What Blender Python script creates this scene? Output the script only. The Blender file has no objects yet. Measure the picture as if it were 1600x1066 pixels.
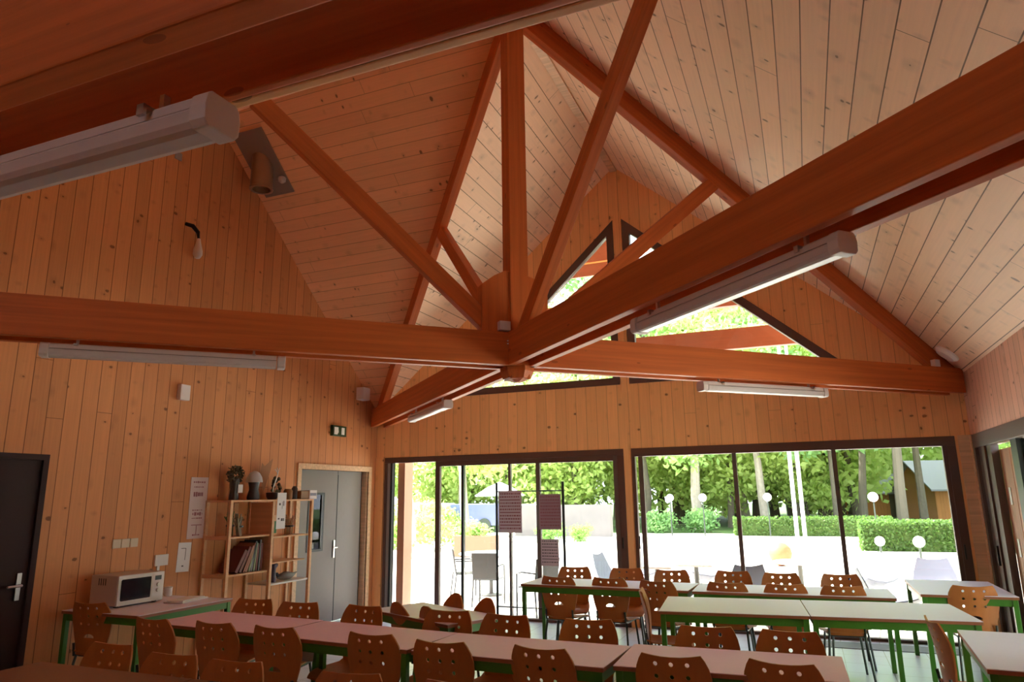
import bpy, bmesh, math, random
from math import radians as R, sin, cos, pi, sqrt, hypot
from mathutils import Vector, Matrix
from mathutils.geometry import tessellate_polygon

C = bpy.context.scene.collection
S = bpy.context.scene

# ------------------------------------------------------------------ camera, sky, sun, exposure
yaw, pitch, roll = R(22.354), R(12.558), R(-0.807)
fw = Vector((-sin(yaw)*cos(pitch), cos(yaw)*cos(pitch), sin(pitch)))
rt = Vector((cos(yaw), sin(yaw), 0)); up = rt.cross(fw)
r2 = rt*cos(roll) + up*sin(roll); u2 = -rt*sin(roll) + up*cos(roll)
cd = bpy.data.cameras.new('camera'); cam = bpy.data.objects.new('camera', cd); C.objects.link(cam)
M = Matrix((r2, u2, -fw)).transposed().to_4x4(); M.translation = Vector((6.209, -9.421, 1.68)); cam.matrix_world = M
cd.sensor_width = 36; cd.sensor_fit = 'HORIZONTAL'; cd.lens = 36*1086.35/1600; cd.clip_start = .05; cd.clip_end = 500
S.camera = cam
w = bpy.data.worlds.new('sky'); S.world = w; w.use_nodes = True
wn = w.node_tree.nodes; wl = w.node_tree.links
wn['Background'].inputs[0].default_value = (.88, .96, 1.1, 1); wn['Background'].inputs[1].default_value = 2.4
sd = bpy.data.lights.new('sun', 'SUN'); sd.energy = 13.0; sd.angle = R(3); sd.color = (1, .96, .88)
sun = bpy.data.objects.new('sun', sd); C.objects.link(sun)
sun.rotation_euler = Vector((.62, -.06, -.78)).to_track_quat('-Z', 'Y').to_euler()
S.view_settings.view_transform = 'Standard'; S.view_settings.look = 'None'; S.view_settings.gamma = 1
S.view_settings.use_curve_mapping = False; S.view_settings.exposure = 1.32
S.cycles.use_denoising = True
S.cycles.max_bounces = 14; S.cycles.diffuse_bounces = 10; S.cycles.transparent_max_bounces = 12
S.cycles.sample_clamp_indirect = 6

# ------------------------------------------------------------------ room numbers
W, L, ZE, ZR = 8.0, 7.896, 2.995, 6.439
ZT, HT = 2.753, 0.282          # underside and depth of the tie beams
YF = -13.0                      # wall behind the camera
CX, CY = W/2, -L/2

# ------------------------------------------------------------------ materials
def newmat(name):
    m = bpy.data.materials.new(name); m.use_nodes = True
    n = m.node_tree.nodes; l = m.node_tree.links
    return m, n, l, n['Principled BSDF']
def plain(name, col, rough=.6, metal=0, noise=0, spec=.5, nscale=20, **kw):
    m, n, l, b = newmat(name)
    b.inputs['Base Color'].default_value = (*col, 1); b.inputs['Roughness'].default_value = rough
    b.inputs['Metallic'].default_value = metal; b.inputs['Specular IOR Level'].default_value = spec
    if noise:
        tc = n.new('ShaderNodeTexCoord'); nz = n.new('ShaderNodeTexNoise'); nz.inputs['Scale'].default_value = nscale
        nz.inputs['Detail'].default_value = 3
        l.new(tc.outputs['Object'], nz.inputs['Vector'])
        mx = n.new('ShaderNodeMix'); mx.data_type = 'RGBA'
        mx.inputs[6].default_value = (*[c*(1-noise) for c in col], 1); mx.inputs[7].default_value = (*[min(1, c*(1+noise)) for c in col], 1)
        l.new(nz.outputs['Fac'], mx.inputs[0]); l.new(mx.outputs[2], b.inputs['Base Color'])
    for k, v in kw.items(): b.inputs[k].default_value = v
    return m
def math_node(n, l, op, a, b=None, c=None):
    x = n.new('ShaderNodeMath'); x.operation = op
    for i, v in enumerate((a, b, c)):
        if v is None: continue
        if isinstance(v, (int, float)): x.inputs[i].default_value = v
        else: l.new(v, x.inputs[i])
    return x.outputs[0]
def boards(name, col, across, along, width, amul=1.0, knot=1.0, tint=.12, groove=.006, blen=3.4, streak=.18, dark=(.10, .035, .012), gmix=.88):
    """tongue and groove boarding: across/along are axis letters of the object coordinates"""
    m, n, l, b = newmat(name)
    tc = n.new('ShaderNodeTexCoord'); sp = n.new('ShaderNodeSeparateXYZ'); l.new(tc.outputs['Object'], sp.inputs[0])
    mt = lambda *a: math_node(n, l, *a)
    a = mt('MULTIPLY', sp.outputs[across], amul/width); al = sp.outputs[along]
    idx = mt('FLOOR', a); fr = mt('FRACT', a)
    d = mt('MINIMUM', fr, mt('SUBTRACT', 1.0, fr))
    g1 = mt('LESS_THAN', d, groove/width/2*1.0)
    wn_ = n.new('ShaderNodeTexWhiteNoise'); wn_.noise_dimensions = '1D'; l.new(idx, wn_.inputs['W'])
    rnd = wn_.outputs['Value']
    jl = mt('FRACT', mt('ADD', mt('DIVIDE', al, blen), mt('MULTIPLY', rnd, 7.3)))
    g2 = mt('LESS_THAN', mt('MINIMUM', jl, mt('SUBTRACT', 1.0, jl)), .0022/blen)
    gr = mt('MAXIMUM', g1, g2)
    cv = n.new('ShaderNodeCombineXYZ'); l.new(mt('MULTIPLY', a, 6.0), cv.inputs[0]); l.new(mt('MULTIPLY', al, 1.3), cv.inputs[1]); l.new(mt('MULTIPLY', idx, 3.7), cv.inputs[2])
    nz = n.new('ShaderNodeTexNoise'); nz.inputs['Scale'].default_value = 1.5; nz.inputs['Detail'].default_value = 4; l.new(cv.outputs[0], nz.inputs['Vector'])
    # knots: small round ones and short dark dashes across the board, edges broken up by noise
    wz = n.new('ShaderNodeTexNoise'); wz.inputs['Scale'].default_value = 22; wz.inputs['Detail'].default_value = 2; l.new(tc.outputs['Object'], wz.inputs['Vector'])
    wob = mt('MULTIPLY', mt('SUBTRACT', wz.outputs['Fac'], .5), .16)
    km = None; kh = None
    for (sa, sl, pr, s0, s1, off) in ((1.0, 4.6, .45, .02, .10, 0), (1.15, 11.0, .30, .05, .16, 40.0)):
        kv = n.new('ShaderNodeCombineXYZ'); l.new(mt('ADD', mt('MULTIPLY', a, sa), off), kv.inputs[0]); l.new(mt('MULTIPLY', al, sl), kv.inputs[1]); l.new(idx, kv.inputs[2])
        vo = n.new('ShaderNodeTexVoronoi'); vo.inputs['Scale'].default_value = 1.0; l.new(kv.outputs[0], vo.inputs['Vector'])
        sc = n.new('ShaderNodeSeparateColor'); l.new(vo.outputs['Color'], sc.inputs[0])
        pres = mt('LESS_THAN', sc.outputs[0], pr*knot)
        rr = mt('MULTIPLY', sc.outputs[1], sc.outputs[1])
        kd = mt('LESS_THAN', mt('ADD', vo.outputs['Distance'], wob), mt('ADD', mt('MULTIPLY', rr, s1), s0))
        k1 = mt('MULTIPLY', pres, kd); km = k1 if km is None else mt('MAXIMUM', km, k1)
        h1 = mt('MULTIPLY', pres, mt('SUBTRACT', 1.0, mt('MINIMUM', 1.0, mt('MULTIPLY', vo.outputs['Distance'], 3.0)))); kh = h1 if kh is None else mt('MAXIMUM', kh, h1)
    val = mt('ADD', mt('ADD', 1.0 - streak/2, mt('MULTIPLY', nz.outputs['Fac'], streak)), mt('MULTIPLY', mt('SUBTRACT', rnd, .5), tint))
    val = mt('SUBTRACT', val, mt('MULTIPLY', kh, .22))
    mx = n.new('ShaderNodeVectorMath'); mx.operation = 'SCALE'; mx.inputs[0].default_value = col; l.new(val, mx.inputs['Scale'])
    m2 = n.new('ShaderNodeMix'); m2.data_type = 'RGBA'; l.new(mt('MAXIMUM', mt('MULTIPLY', gr, gmix), mt('MULTIPLY', km, .66)), m2.inputs[0])
    l.new(mx.outputs[0], m2.inputs[6]); m2.inputs[7].default_value = (*dark, 1)
    l.new(m2.outputs[2], b.inputs['Base Color'])
    b.inputs['Roughness'].default_value = .55; b.inputs['Specular IOR Level'].default_value = .25
    bp = n.new('ShaderNodeBump'); bp.inputs['Strength'].default_value = .5; bp.inputs['Distance'].default_value = .004
    l.new(mt('SUBTRACT', 1.0, gr), bp.inputs['Height']); l.new(bp.outputs[0], b.inputs['Normal'])
    return m
def timber(name, col, streak=.45, knots=True, sx=.7, dark=(.08, .022, .008), rough=.5, axis='X'):
    """solid timber with the grain along the object's own X axis"""
    m, n, l, b = newmat(name)
    mt = lambda *a: math_node(n, l, *a)
    tc = n.new('ShaderNodeTexCoord'); sp = n.new('ShaderNodeSeparateXYZ'); l.new(tc.outputs['Object'], sp.inputs[0])
    o = [k for k in 'XYZ' if k != axis]
    cv = n.new('ShaderNodeCombineXYZ'); l.new(mt('MULTIPLY', sp.outputs[axis], sx), cv.inputs[0])
    l.new(mt('MULTIPLY', sp.outputs[o[0]], 26), cv.inputs[1]); l.new(mt('MULTIPLY', sp.outputs[o[1]], 26), cv.inputs[2])
    nz = n.new('ShaderNodeTexNoise'); nz.inputs['Scale'].default_value = 1; nz.inputs['Detail'].default_value = 5; nz.inputs['Roughness'].default_value = .6
    l.new(cv.outputs[0], nz.inputs['Vector'])
    val = mt('ADD', 1-streak, mt('MULTIPLY', nz.outputs['Fac'], streak*2))
    mx = n.new('ShaderNodeVectorMath'); mx.operation = 'SCALE'; mx.inputs[0].default_value = col; l.new(val, mx.inputs['Scale'])
    out = mx.outputs[0]
    if knots:
        kv = n.new('ShaderNodeCombineXYZ'); l.new(mt('MULTIPLY', sp.outputs[axis], 3.5), kv.inputs[0])
        l.new(mt('MULTIPLY', sp.outputs[o[0]], 9), kv.inputs[1]); l.new(mt('MULTIPLY', sp.outputs[o[1]], 9), kv.inputs[2])
        vo = n.new('ShaderNodeTexVoronoi'); l.new(kv.outputs[0], vo.inputs['Vector']); vo.inputs['Scale'].default_value = 1
        sc = n.new('ShaderNodeSeparateColor'); l.new(vo.outputs['Color'], sc.inputs[0])
        k = mt('MULTIPLY', mt('LESS_THAN', sc.outputs[0], .3), mt('LESS_THAN', vo.outputs['Distance'], mt('MULTIPLY', sc.outputs[1], .16)))
        m2 = n.new('ShaderNodeMix'); m2.data_type = 'RGBA'; l.new(mt('MULTIPLY', k, .42), m2.inputs[0]); l.new(out, m2.inputs[6]); m2.inputs[7].default_value = (*dark, 1)
        out = m2.outputs[2]
    l.new(out, b.inputs['Base Color']); b.inputs['Roughness'].default_value = rough; b.inputs['Specular IOR Level'].default_value = .3
    return m

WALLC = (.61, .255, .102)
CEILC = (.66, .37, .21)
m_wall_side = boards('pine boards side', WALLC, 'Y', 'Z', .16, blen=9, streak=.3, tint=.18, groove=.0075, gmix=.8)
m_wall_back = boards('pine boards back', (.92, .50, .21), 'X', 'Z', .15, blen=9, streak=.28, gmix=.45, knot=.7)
SP = (ZR-ZE)/hypot(ZR-ZE, CX); SG = (ZR-ZE)/hypot(ZR-ZE, L/2)
m_ceil_main = boards('pale boards main slopes', (.93, .64, .43), 'Z', 'Y', .185, 1/SP, knot=1.7, groove=.008)
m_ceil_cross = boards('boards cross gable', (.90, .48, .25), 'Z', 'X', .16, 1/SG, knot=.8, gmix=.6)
m_beam = timber('glulam beam', (.55, .135, .032))
m_beam_pale = timber('pale batten', (.85, .48, .22))
m_post = timber('timber post', (.55, .135, .032), axis='Z')
m_trimw = timber('pale door lining', (.72, .47, .28), knots=False)
m_shelf = timber('shelf pine', (.68, .38, .2), knots=False, streak=.25)
m_ext = timber('outdoor timber', (.26, .09, .06), streak=.25)
m_extpost = plain('outdoor wood strip', (.42, .22, .14), .6, noise=.08)
m_frame = plain('brown aluminium', (.11, .055, .04), .45, 0)
m_frame_l = plain('brown aluminium sash', (.12, .085, .07), .4, 0)
m_grey = plain('grey metal jamb', (.28, .25, .23), .4)
m_door_grey = plain('grey painted door', (.22, .185, .17), .5, noise=.04)
m_door_dark = plain('dark plum door', (.035, .014, .014), .6, noise=.05, spec=.2)
m_black = plain('black metal', (.012, .014, .014), .4)
m_steel = plain('brushed steel', (.6, .57, .55), .3, 1)
m_white = plain('white plastic', (.68, .62, .6), .45)
m_paper = plain('white paper', (.75, .72, .74), .8)
m_paper_pink = plain('printed pinkish paper', (.62, .5, .5), .8)
def sheetmat(name, col):
    m, n, l, b = newmat(name); b.inputs['Base Color'].default_value = (*col, 1); b.inputs['Roughness'].default_value = .8
    t = n.new('ShaderNodeBsdfTranslucent'); t.inputs[0].default_value = (*col, 1); mx = n.new('ShaderNodeMixShader'); mx.inputs[0].default_value = .22
    l.new(b.outputs[0], mx.inputs[1]); l.new(t.outputs[0], mx.inputs[2]); l.new(mx.outputs[0], n['Material Output'].inputs[0]); return m
m_ink = plain('grey print', (.10, .08, .09), .8)
m_inkp = plain('mauve print', (.3, .12, .14), .8)
m_green = plain('green painted steel', (.055, .20, .015), .4)
m_chair = timber('brown stained plywood', (.44, .145, .035), streak=.15, knots=False, axis='Z', sx=2, rough=.4)
m_tube = plain('dark grey green tube', (.05, .062, .052), .35, .3)
m_top = plain('pale laminate', (.82, .79, .97), .45, noise=.02, spec=.25)
m_top_pink = plain('pinkish laminate', (.88, .62, .74), .5, noise=.03, spec=.25)
m_top_brown = plain('reddish brown laminate', (.26, .12, .07), .4, noise=.03)
m_edge = plain('brown table edge', (.30, .10, .04), .5)
m_plast_l = plain('clear ribbed diffuser', (.62, .58, .58), .25, 0, Alpha=1)
m_lead = plain('lead plate', (.30, .23, .20), .5, .2)
m_copper = plain('dull metal duct', (.42, .3, .22), .3, .8, noise=.15, nscale=6)
m_silver = plain('foil', (.6, .6, .62), .3, .8)
m_exit = plain('exit sign green', (.03, .07, .02), .5)
m_lit = plain('white pictogram', (.85, .85, .8), .5)
m_leafd = plain('dry dark leaves', (.10, .085, .045), .8, noise=.4, nscale=60)
m_leafg = plain('dried green stems', (.16, .2, .08), .8, noise=.3, nscale=60)
m_pot = plain('dark pot', (.04, .035, .04), .4)
m_brown = plain('brown pottery', (.25, .11, .03), .5)
m_purple = plain('purple boot', (.06, .035, .07), .5)
m_album = plain('dark red spines', (.14, .03, .025), .6)
m_album2 = plain('brown spines', (.3, .12, .07), .6)
m_album3 = plain('green cream spines', (.3, .33, .2), .6)
m_gravel = plain('pale gravel', (.72, .67, .58), .9, noise=.08, nscale=3)
m_grass = plain('grass', (.07, .13, .03), .9, noise=.35, nscale=1.5)
m_mesh = plain('grey mesh chair', (.045, .043, .045), .6)
m_shell = plain('pale grey shell chair', (.12, .125, .17), .5)
m_whitep = plain('white outdoor paint', (.85, .85, .86), .5)
m_bark = plain('pale bark', (.34, .29, .24), .9, noise=.3, nscale=8)
m_barkd = plain('dark bark', (.10, .085, .06), .9, noise=.3, nscale=8)
m_cabin = boards('cabin boards', (.52, .21, .07), 'X', 'Z', .2, knot=.3)
m_roofg = plain('grey cabin roof', (.34, .33, .40), .7)
m_planter = plain('planter wood', (.25, .11, .06), .7)
m_blue = plain('pale blue tarpaulin', (.15, .17, .36), .6)
m_stone = plain('pale garden wall', (.24, .21, .20), .9, noise=.15, nscale=2)
m_micro = plain('microwave enamel', (.52, .46, .42), .4)
m_microf = plain('microwave front', (.66, .62, .58), .35)
m_dglass = plain('dark glass', (.012, .01, .018), .08)
m_orange = plain('terracotta ball', (.42, .13, .05), .6)
m_dark_strip = plain('dark floor strip', (.07, .065, .065), .6)

def leafmat(name, col, tr):
    m, n, l, b = newmat(name)
    b.inputs['Base Color'].default_value = (*col, 1); b.inputs['Roughness'].default_value = .6
    t = n.new('ShaderNodeBsdfTranslucent'); t.inputs[0].default_value = (*tr, 1)
    mx = n.new('ShaderNodeMixShader'); mx.inputs[0].default_value = .45
    tc = n.new('ShaderNodeTexCoord'); nz = n.new('ShaderNodeTexNoise'); nz.inputs['Scale'].default_value = .9; l.new(tc.outputs['Object'], nz.inputs[0])
    mm = n.new('ShaderNodeMix'); mm.data_type = 'RGBA'; mm.inputs[6].default_value = (*[c*.7 for c in col], 1); mm.inputs[7].default_value = (*[min(1, c*1.35) for c in col], 1)
    l.new(nz.outputs['Fac'], mm.inputs[0]); l.new(mm.outputs[2], b.inputs['Base Color'])
    out = n['Material Output']; l.new(b.outputs[0], mx.inputs[1]); l.new(t.outputs[0], mx.inputs[2]); l.new(mx.outputs[0], out.inputs[0])
    return m
m_leafh = leafmat('hedge leaves', (.09, .16, .035), (.14, .26, .05))
m_leaf = [leafmat('light green leaves', (.27, .43, .12), (.48, .70, .20)), leafmat('yellow green leaves', (.37, .48, .14), (.62, .74, .24)), leafmat('cool green leaves', (.20, .36, .13), (.36, .58, .22))]

def glassmat():
    m, n, l, b = newmat('window glass'); n.remove(b)
    t = n.new('ShaderNodeBsdfTransparent'); t.inputs[0].default_value = (.96, .98, .97, 1)
    g = n.new('ShaderNodeBsdfGlossy'); g.inputs['Roughness'].default_value = .02
    f = n.new('ShaderNodeFresnel'); f.inputs[0].default_value = 1.35
    mx = n.new('ShaderNodeMixShader'); l.new(f.outputs[0], mx.inputs[0]); l.new(t.outputs[0], mx.inputs[1]); l.new(g.outputs[0], mx.inputs[2])
    l.new(mx.outputs[0], n['Material Output'].inputs[0]); return m
m_glass = glassmat()
def floormat():
    m, n, l, b = newmat('floor tiles')
    tc = n.new('ShaderNodeTexCoord'); br = n.new('ShaderNodeTexBrick'); br.offset = 0; br.inputs['Scale'].default_value = 1
    br.inputs['Brick Width'].default_value = .4; br.inputs['Row Height'].default_value = .4; br.inputs['Mortar Size'].default_value = .004
    br.inputs['Color1'].default_value = (.62, .68, .80, 1); br.inputs['Color2'].default_value = (.60, .66, .78, 1); br.inputs['Mortar'].default_value = (.36, .38, .4, 1)
    l.new(tc.outputs['Object'], br.inputs[0]); l.new(br.outputs[0], b.inputs['Base Color']); b.inputs['Roughness'].default_value = .32
    return m
m_floor = floormat()

# ------------------------------------------------------------------ mesh helpers
class MB:
    def __init__(s): s.v = []; s.f = []; s.mi = []
    def add(s, vs, fs, mi=0):
        o = len(s.v); s.v += [tuple(v) for v in vs]; s.f += [[o+i for i in f] for f in fs]; s.mi += [mi]*len(fs); return s
    def box(s, a, b, mi=0, mat=None):
        x0, y0, z0 = a; x1, y1, z1 = b
        vs = [Vector(p) for p in ((x0,y0,z0),(x1,y0,z0),(x1,y1,z0),(x0,y1,z0),(x0,y0,z1),(x1,y0,z1),(x1,y1,z1),(x0,y1,z1))]
        if mat: vs = [mat @ v for v in vs]
        return s.add(vs, [(0,3,2,1),(4,5,6,7),(0,1,5,4),(1,2,6,5),(2,3,7,6),(3,0,4,7)], mi)
    def tube(s, pts, r, n=8, mi=0):
        pts = [Vector(p) for p in pts]; rs = r if isinstance(r, (list, tuple)) else [r]*len(pts); vs = []; fs = []; ref = None
        for i, p in enumerate(pts):
            d = (pts[min(i+1, len(pts)-1)] - pts[max(i-1, 0)]).normalized()
            if ref is None or abs(d.dot(ref)) > .95: ref = Vector((0,0,1)) if abs(d.z) < .9 else Vector((1,0,0))
            a = d.cross(ref).normalized(); b = d.cross(a); ref = b*-1 if False else ref
            for k in range(n):
                t = 2*pi*k/n; vs.append(p + (a*cos(t) + b*sin(t))*rs[i])
        for i in range(len(pts)-1):
            for k in range(n): fs.append((i*n+k, i*n+(k+1) % n, (i+1)*n+(k+1) % n, (i+1)*n+k))
        fs.append(tuple(range(n))[::-1]); fs.append(tuple((len(pts)-1)*n+k for k in range(n)))
        return s.add(vs, fs, mi)
    def lathe(s, prof, c=(0,0,0), n=16, mi=0):
        vs = []; fs = []
        for r, z in prof:
            for k in range(n): vs.append((c[0]+r*cos(2*pi*k/n), c[1]+r*sin(2*pi*k/n), c[2]+z))
        for i in range(len(prof)-1):
            for k in range(n): fs.append((i*n+k, i*n+(k+1) % n, (i+1)*n+(k+1) % n, (i+1)*n+k))
        fs.append(tuple(range(n))[::-1]); fs.append(tuple((len(prof)-1)*n+k for k in range(n)))
        return s.add(vs, fs, mi)
    def prism(s, poly, t0, t1, axis='Y', holes=(), mi=0):
        """2D outline (with holes) extruded along an axis"""
        loops = [list(poly)] + [list(h) for h in holes]
        flat = [p for lp in loops for p in lp]
        tri = tessellate_polygon([[Vector((p[0], p[1], 0)) for p in lp] for lp in loops])
        def P(p, t):
            return {'Y': (p[0], t, p[1]), 'X': (t, p[0], p[1]), 'Z': (p[0], p[1], t)}[axis]
        n = len(flat); vs = [P(p, t0) for p in flat] + [P(p, t1) for p in flat]
        fs = [tuple(t) for t in tri] + [tuple(n+i for i in t[::-1]) for t in tri]
        o = 0
        for lp in loops:
            k = len(lp)
            for i in range(k): fs.append((o+i, o+(i+1) % k, n+o+(i+1) % k, n+o+i))
            o += k
        return s.add(vs, fs, mi)
    def build(s, name, mats, parent=None, off=None, smooth=False, bevel=0):
        me = bpy.data.meshes.new(name)
        vs = s.v
        if off is not None: vs = [(v[0]-off[0], v[1]-off[1], v[2]-off[2]) for v in vs]
        me.from_pydata(vs, [], s.f)
        for m in (mats if isinstance(mats, (list, tuple)) else [mats]): me.materials.append(m)
        me.polygons.foreach_set('material_index', s.mi)
        bm = bmesh.new(); bm.from_mesh(me); bmesh.ops.recalc_face_normals(bm, faces=bm.faces)
        if bevel:
            es = [e for e in bm.edges if len(e.link_faces) == 2 and e.calc_face_angle(0) > .6]
            bmesh.ops.bevel(bm, geom=es, offset=bevel, segments=2, affect='EDGES', profile=.6)
        if smooth:
            for f in bm.faces: f.smooth = True
            for e in bm.edges:
                if len(e.link_faces) == 2 and e.calc_face_angle(0) > .6: e.smooth = False
        bm.to_mesh(me); bm.free()
        o = bpy.data.objects.new(name, me); C.objects.link(o)
        if parent is not None: o.parent = parent
        return o
def thing(name, label, cat, loc=(0,0,0), rz=0, group=None):
    o = bpy.data.objects.new(name, None); C.objects.link(o); o.empty_display_size = .1
    o.location = loc; o.rotation_euler = (0,0,rz); o['label'] = label; o['category'] = cat
    if group: o['group'] = group
    return o
def tag(o, label, cat, group=None, kind=None):
    o['label'] = label; o['category'] = cat
    if group: o['group'] = group
    if kind: o['kind'] = kind
    return o
def struct(o, label=None):
    o['kind'] = 'structure'
    if label: o['label'] = label
    return o
def copy_tree(o, parent=None, loc=None, rz=None, label=None, group=None):
    c = o.copy(); C.objects.link(c); c.parent = parent
    if loc is not None: c.location = loc
    if rz is not None: c.rotation_euler = (0, 0, rz)
    if label: c['label'] = label
    if group: c['group'] = group
    for ch in list(kids.get(o.name, [])): copy_tree(ch, c)
    return c
kids = {}
def reg(o):
    """remember the children of a prototype"""
    def rec(x):
        kids[x.name] = [k for k in C.objects if k.parent == x]
        for k in kids[x.name]: rec(k)
    rec(o); return o
def frame_mat(o, d, upv=(0,0,1)):
    x = Vector(d).normalized(); z = Vector(upv); y = z.cross(x).normalized(); z = x.cross(y)
    m = Matrix((x, y, z)).transposed().to_4x4(); m.translation = Vector(o); return m
def beam(name, a, b, wid, dep, parent, mat=None, top=False, bevel=.006, label=None, y0=None):
    """a beam with its own X axis along a->b; a,b on the centre of its UNDERSIDE (or top)"""
    a = Vector(a); b = Vector(b); ln = (b-a).length
    mb = MB(); z0, z1 = (-dep, 0) if top else (0, dep)
    mb.box((0, -wid/2, z0), (ln, wid/2, z1))
    o = mb.build(name, mat or m_beam, None, bevel=bevel)
    m = frame_mat(a, b-a, (0,0,1) if abs((b-a).normalized().z) < .95 else (1,0,0))
    o.parent = parent
    o.matrix_local = (Matrix.Translation(-Vector(parent.location)) @ m) if parent else m
    if label: o['label'] = label
    return o

# ------------------------------------------------------------------ shell
TH = .16
# floor
mb = MB(); mb.box((-TH, YF-TH, -.2), (W+TH, TH, 0)); struct(mb.build('floor', m_floor))
# back wall with two glazed openings and two triangular windows
TLx, TBz, TPz = 1.34, 3.17, 5.6
win1 = (.163, 3.952, 0.0, 2.285); win2 = (4.059, 7.839, 0.0, 2.285)
TRI_L = [(3.952, TBz), (3.952, TPz), (TLx, TBz)]
TRI_R = [(4.085, TBz), (6.86, TBz), (4.085, TPz)]
out = [(-TH, -.2), (win1[0], -.2), (win1[0], win1[3]), (win1[1], win1[3]), (win1[1], -.2), (win2[0], -.2), (win2[0], win2[3]), (win2[1], win2[3]), (win2[1], -.2), (W+TH, -.2), (W+TH, ZE-.12), (W, ZE+.05), (CX, ZR+.05), (0, ZE+.05), (-TH, ZE-.12)]
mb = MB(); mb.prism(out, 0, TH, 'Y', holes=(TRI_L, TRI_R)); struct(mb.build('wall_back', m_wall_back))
# left wall with two doorways, gable above
D1 = (-6.25, -5.205, 2.095); D2 = (-1.79, -.215, 2.07)
out = [(YF, -.2), (D1[0], -.2), (D1[0], D1[2]), (D1[1], D1[2]), (D1[1], -.2), (D2[0], -.2), (D2[0], D2[2]), (D2[1], D2[2]), (D2[1], -.2), (0, -.2), (0, ZE), (CY, ZR), (-L, ZE), (YF, ZE)]
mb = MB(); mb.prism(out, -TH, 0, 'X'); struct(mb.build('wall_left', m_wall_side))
# right wall with one long glazed opening
RW = (-5.0, -.1, 2.283)
out = [(YF, -.2), (RW[0], -.2), (RW[0], RW[2]), (RW[1], RW[2]), (RW[1], -.2), (0, -.2), (0, ZE), (YF, ZE)]
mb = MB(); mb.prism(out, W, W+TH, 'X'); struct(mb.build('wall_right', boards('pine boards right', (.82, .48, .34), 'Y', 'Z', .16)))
# wall behind the camera; its two gable openings are added to let light in
FT_L = [(3.9, 4.5), (3.9, 5.95), (2.3, 4.5)]; FT_R = [(4.1, 4.5), (5.7, 4.5), (4.1, 5.95)]
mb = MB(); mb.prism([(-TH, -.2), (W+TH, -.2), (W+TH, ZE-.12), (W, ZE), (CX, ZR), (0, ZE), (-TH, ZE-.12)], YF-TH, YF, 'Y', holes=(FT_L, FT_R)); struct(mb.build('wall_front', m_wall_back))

def slab(name, pts, mat, t=.16):
    """roof slope: inner face polygon pts, thickened upwards"""
    n = len(pts); vs = [Vector(p) for p in pts] + [Vector(p)+Vector((0,0,t)) for p in pts]
    fs = [tuple(range(n)), tuple(range(n, 2*n))[::-1]] + [(i, (i+1) % n, n+(i+1) % n, n+i) for i in range(n)]
    return struct(MB().add(vs, fs).build(name, mat))
OV = 1.35; EV = .55; zo = ZE - EV*(ZR-ZE)/CX
slab('ceiling', [(CX, YF-TH, ZR), (CX, OV, ZR), (W+EV, OV, zo), (W+EV, YF-TH, zo)], m_ceil_main)
slab('ceiling', [(CX, CY, ZR), (0, 0, ZE), (-EV, 0+.0, zo), (-EV, OV, zo), (CX, OV, ZR)], m_ceil_main)
slab('ceiling', [(CX, YF-TH, ZR), (CX, CY, ZR), (0, -L, ZE), (0, YF-TH, ZE)], m_ceil_main)
slab('ceiling', [(CX, CY, ZR), (-TH, CY, ZR), (-TH, 0, ZE), (0, 0, ZE)], m_ceil_cross)
slab('ceiling', [(CX, CY, ZR), (0, -L, ZE), (-TH, -L, ZE), (-TH, CY, ZR)], m_ceil_cross)
# little ridge board at the back gable
mb = MB(); mb.box((CX-.05, CY+.3, ZR-.075), (CX+.05, -.002, ZR-.03)); struct(mb.build('trim_1', m_trimw))
# vertical cover strip between the triangular windows and up to the apex
mb = MB(); mb.box((3.962, -.014, TBz-.1), (4.075, 0, TPz+.12)); mb.box((3.985, -.01, TPz+.12), (4.05, 0, ZR-.1)); struct(mb.build('trim_2', m_wall_back))
# corner strips
mb = MB(); mb.box((W-.13, -.02, 0), (W, 0, 2.29)); mb.box((W-.02, -.1, 0), (W, -.02, 2.29)); struct(mb.build('trim_3', m_trimw))
mb = MB(); mb.box((.0, -.02, 0), (.15, 0, 2.3)); struct(mb.build('trim_4', m_wall_back))
mb = MB(); mb.box((5.9, -.5, 0), (W-.02, -.16, .006)); tag(mb.build('floor_strip', m_dark_strip), 'dark strip on the floor along the right-hand sliding window', 'floor grille')  # thin dark band laid on the tiles in front of the window

# ------------------------------------------------------------------ glazing in the back wall
def glazed(name, x0, x1, z1, uprights, glass_spans, parts=None, y=.05, dep=.08, head=.085):
    """outer frame, uprights (x, width), panes; everything in world coordinates"""
    mb = MB(); mb.box((x0, -.012, z1-head), (x1, dep, z1))                                 # head
    mb.box((x0, -.012, 0), (x0+.045, dep, z1-head)); mb.box((x1-.09, -.012, 0), (x1, dep, z1-head)); mb.box((x0, .0, -.02), (x1, dep, .035))
    fr = struct(mb.build(name, m_frame, bevel=.004))
    for (ux, uw, mt_, uz0) in uprights:
        mb = MB(); mb.box((ux-uw/2, .012, uz0), (ux+uw/2, .07, z1-head)); u = mb.build('mullion', mt_, fr)
    for (a, b) in glass_spans:
        mb = MB(); mb.box((a, .036, .03), (b, .042, z1-head)); mb.build('pane', m_glass, fr)
    return fr
w1 = glazed('window_1', win1[0], win1[1], win1[3], [(1.085, .075, m_frame, 0.03), (1.503, .04, m_black, 0.03), (2.258, .035, m_frame_l, 0.03), (2.694, .06, m_frame_l, 0.03)],
            [(1.12, 1.48), (1.525, 2.24), (2.275, 2.665), (2.725, 3.862)])
mb = MB(); mb.box((.212, .0, .035), (.262, .07, 2.2)); mb.build('jamb', m_grey, w1)
mb = MB(); mb.box((.262, .0, .035), (.300, .08, 2.2)); mb.build('seal', m_black, w1)
mb = MB(); mb.box((1.12, .01, 2.13), (3.862, .06, 2.2)); mb.build('top_rail', m_frame, w1)
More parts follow.
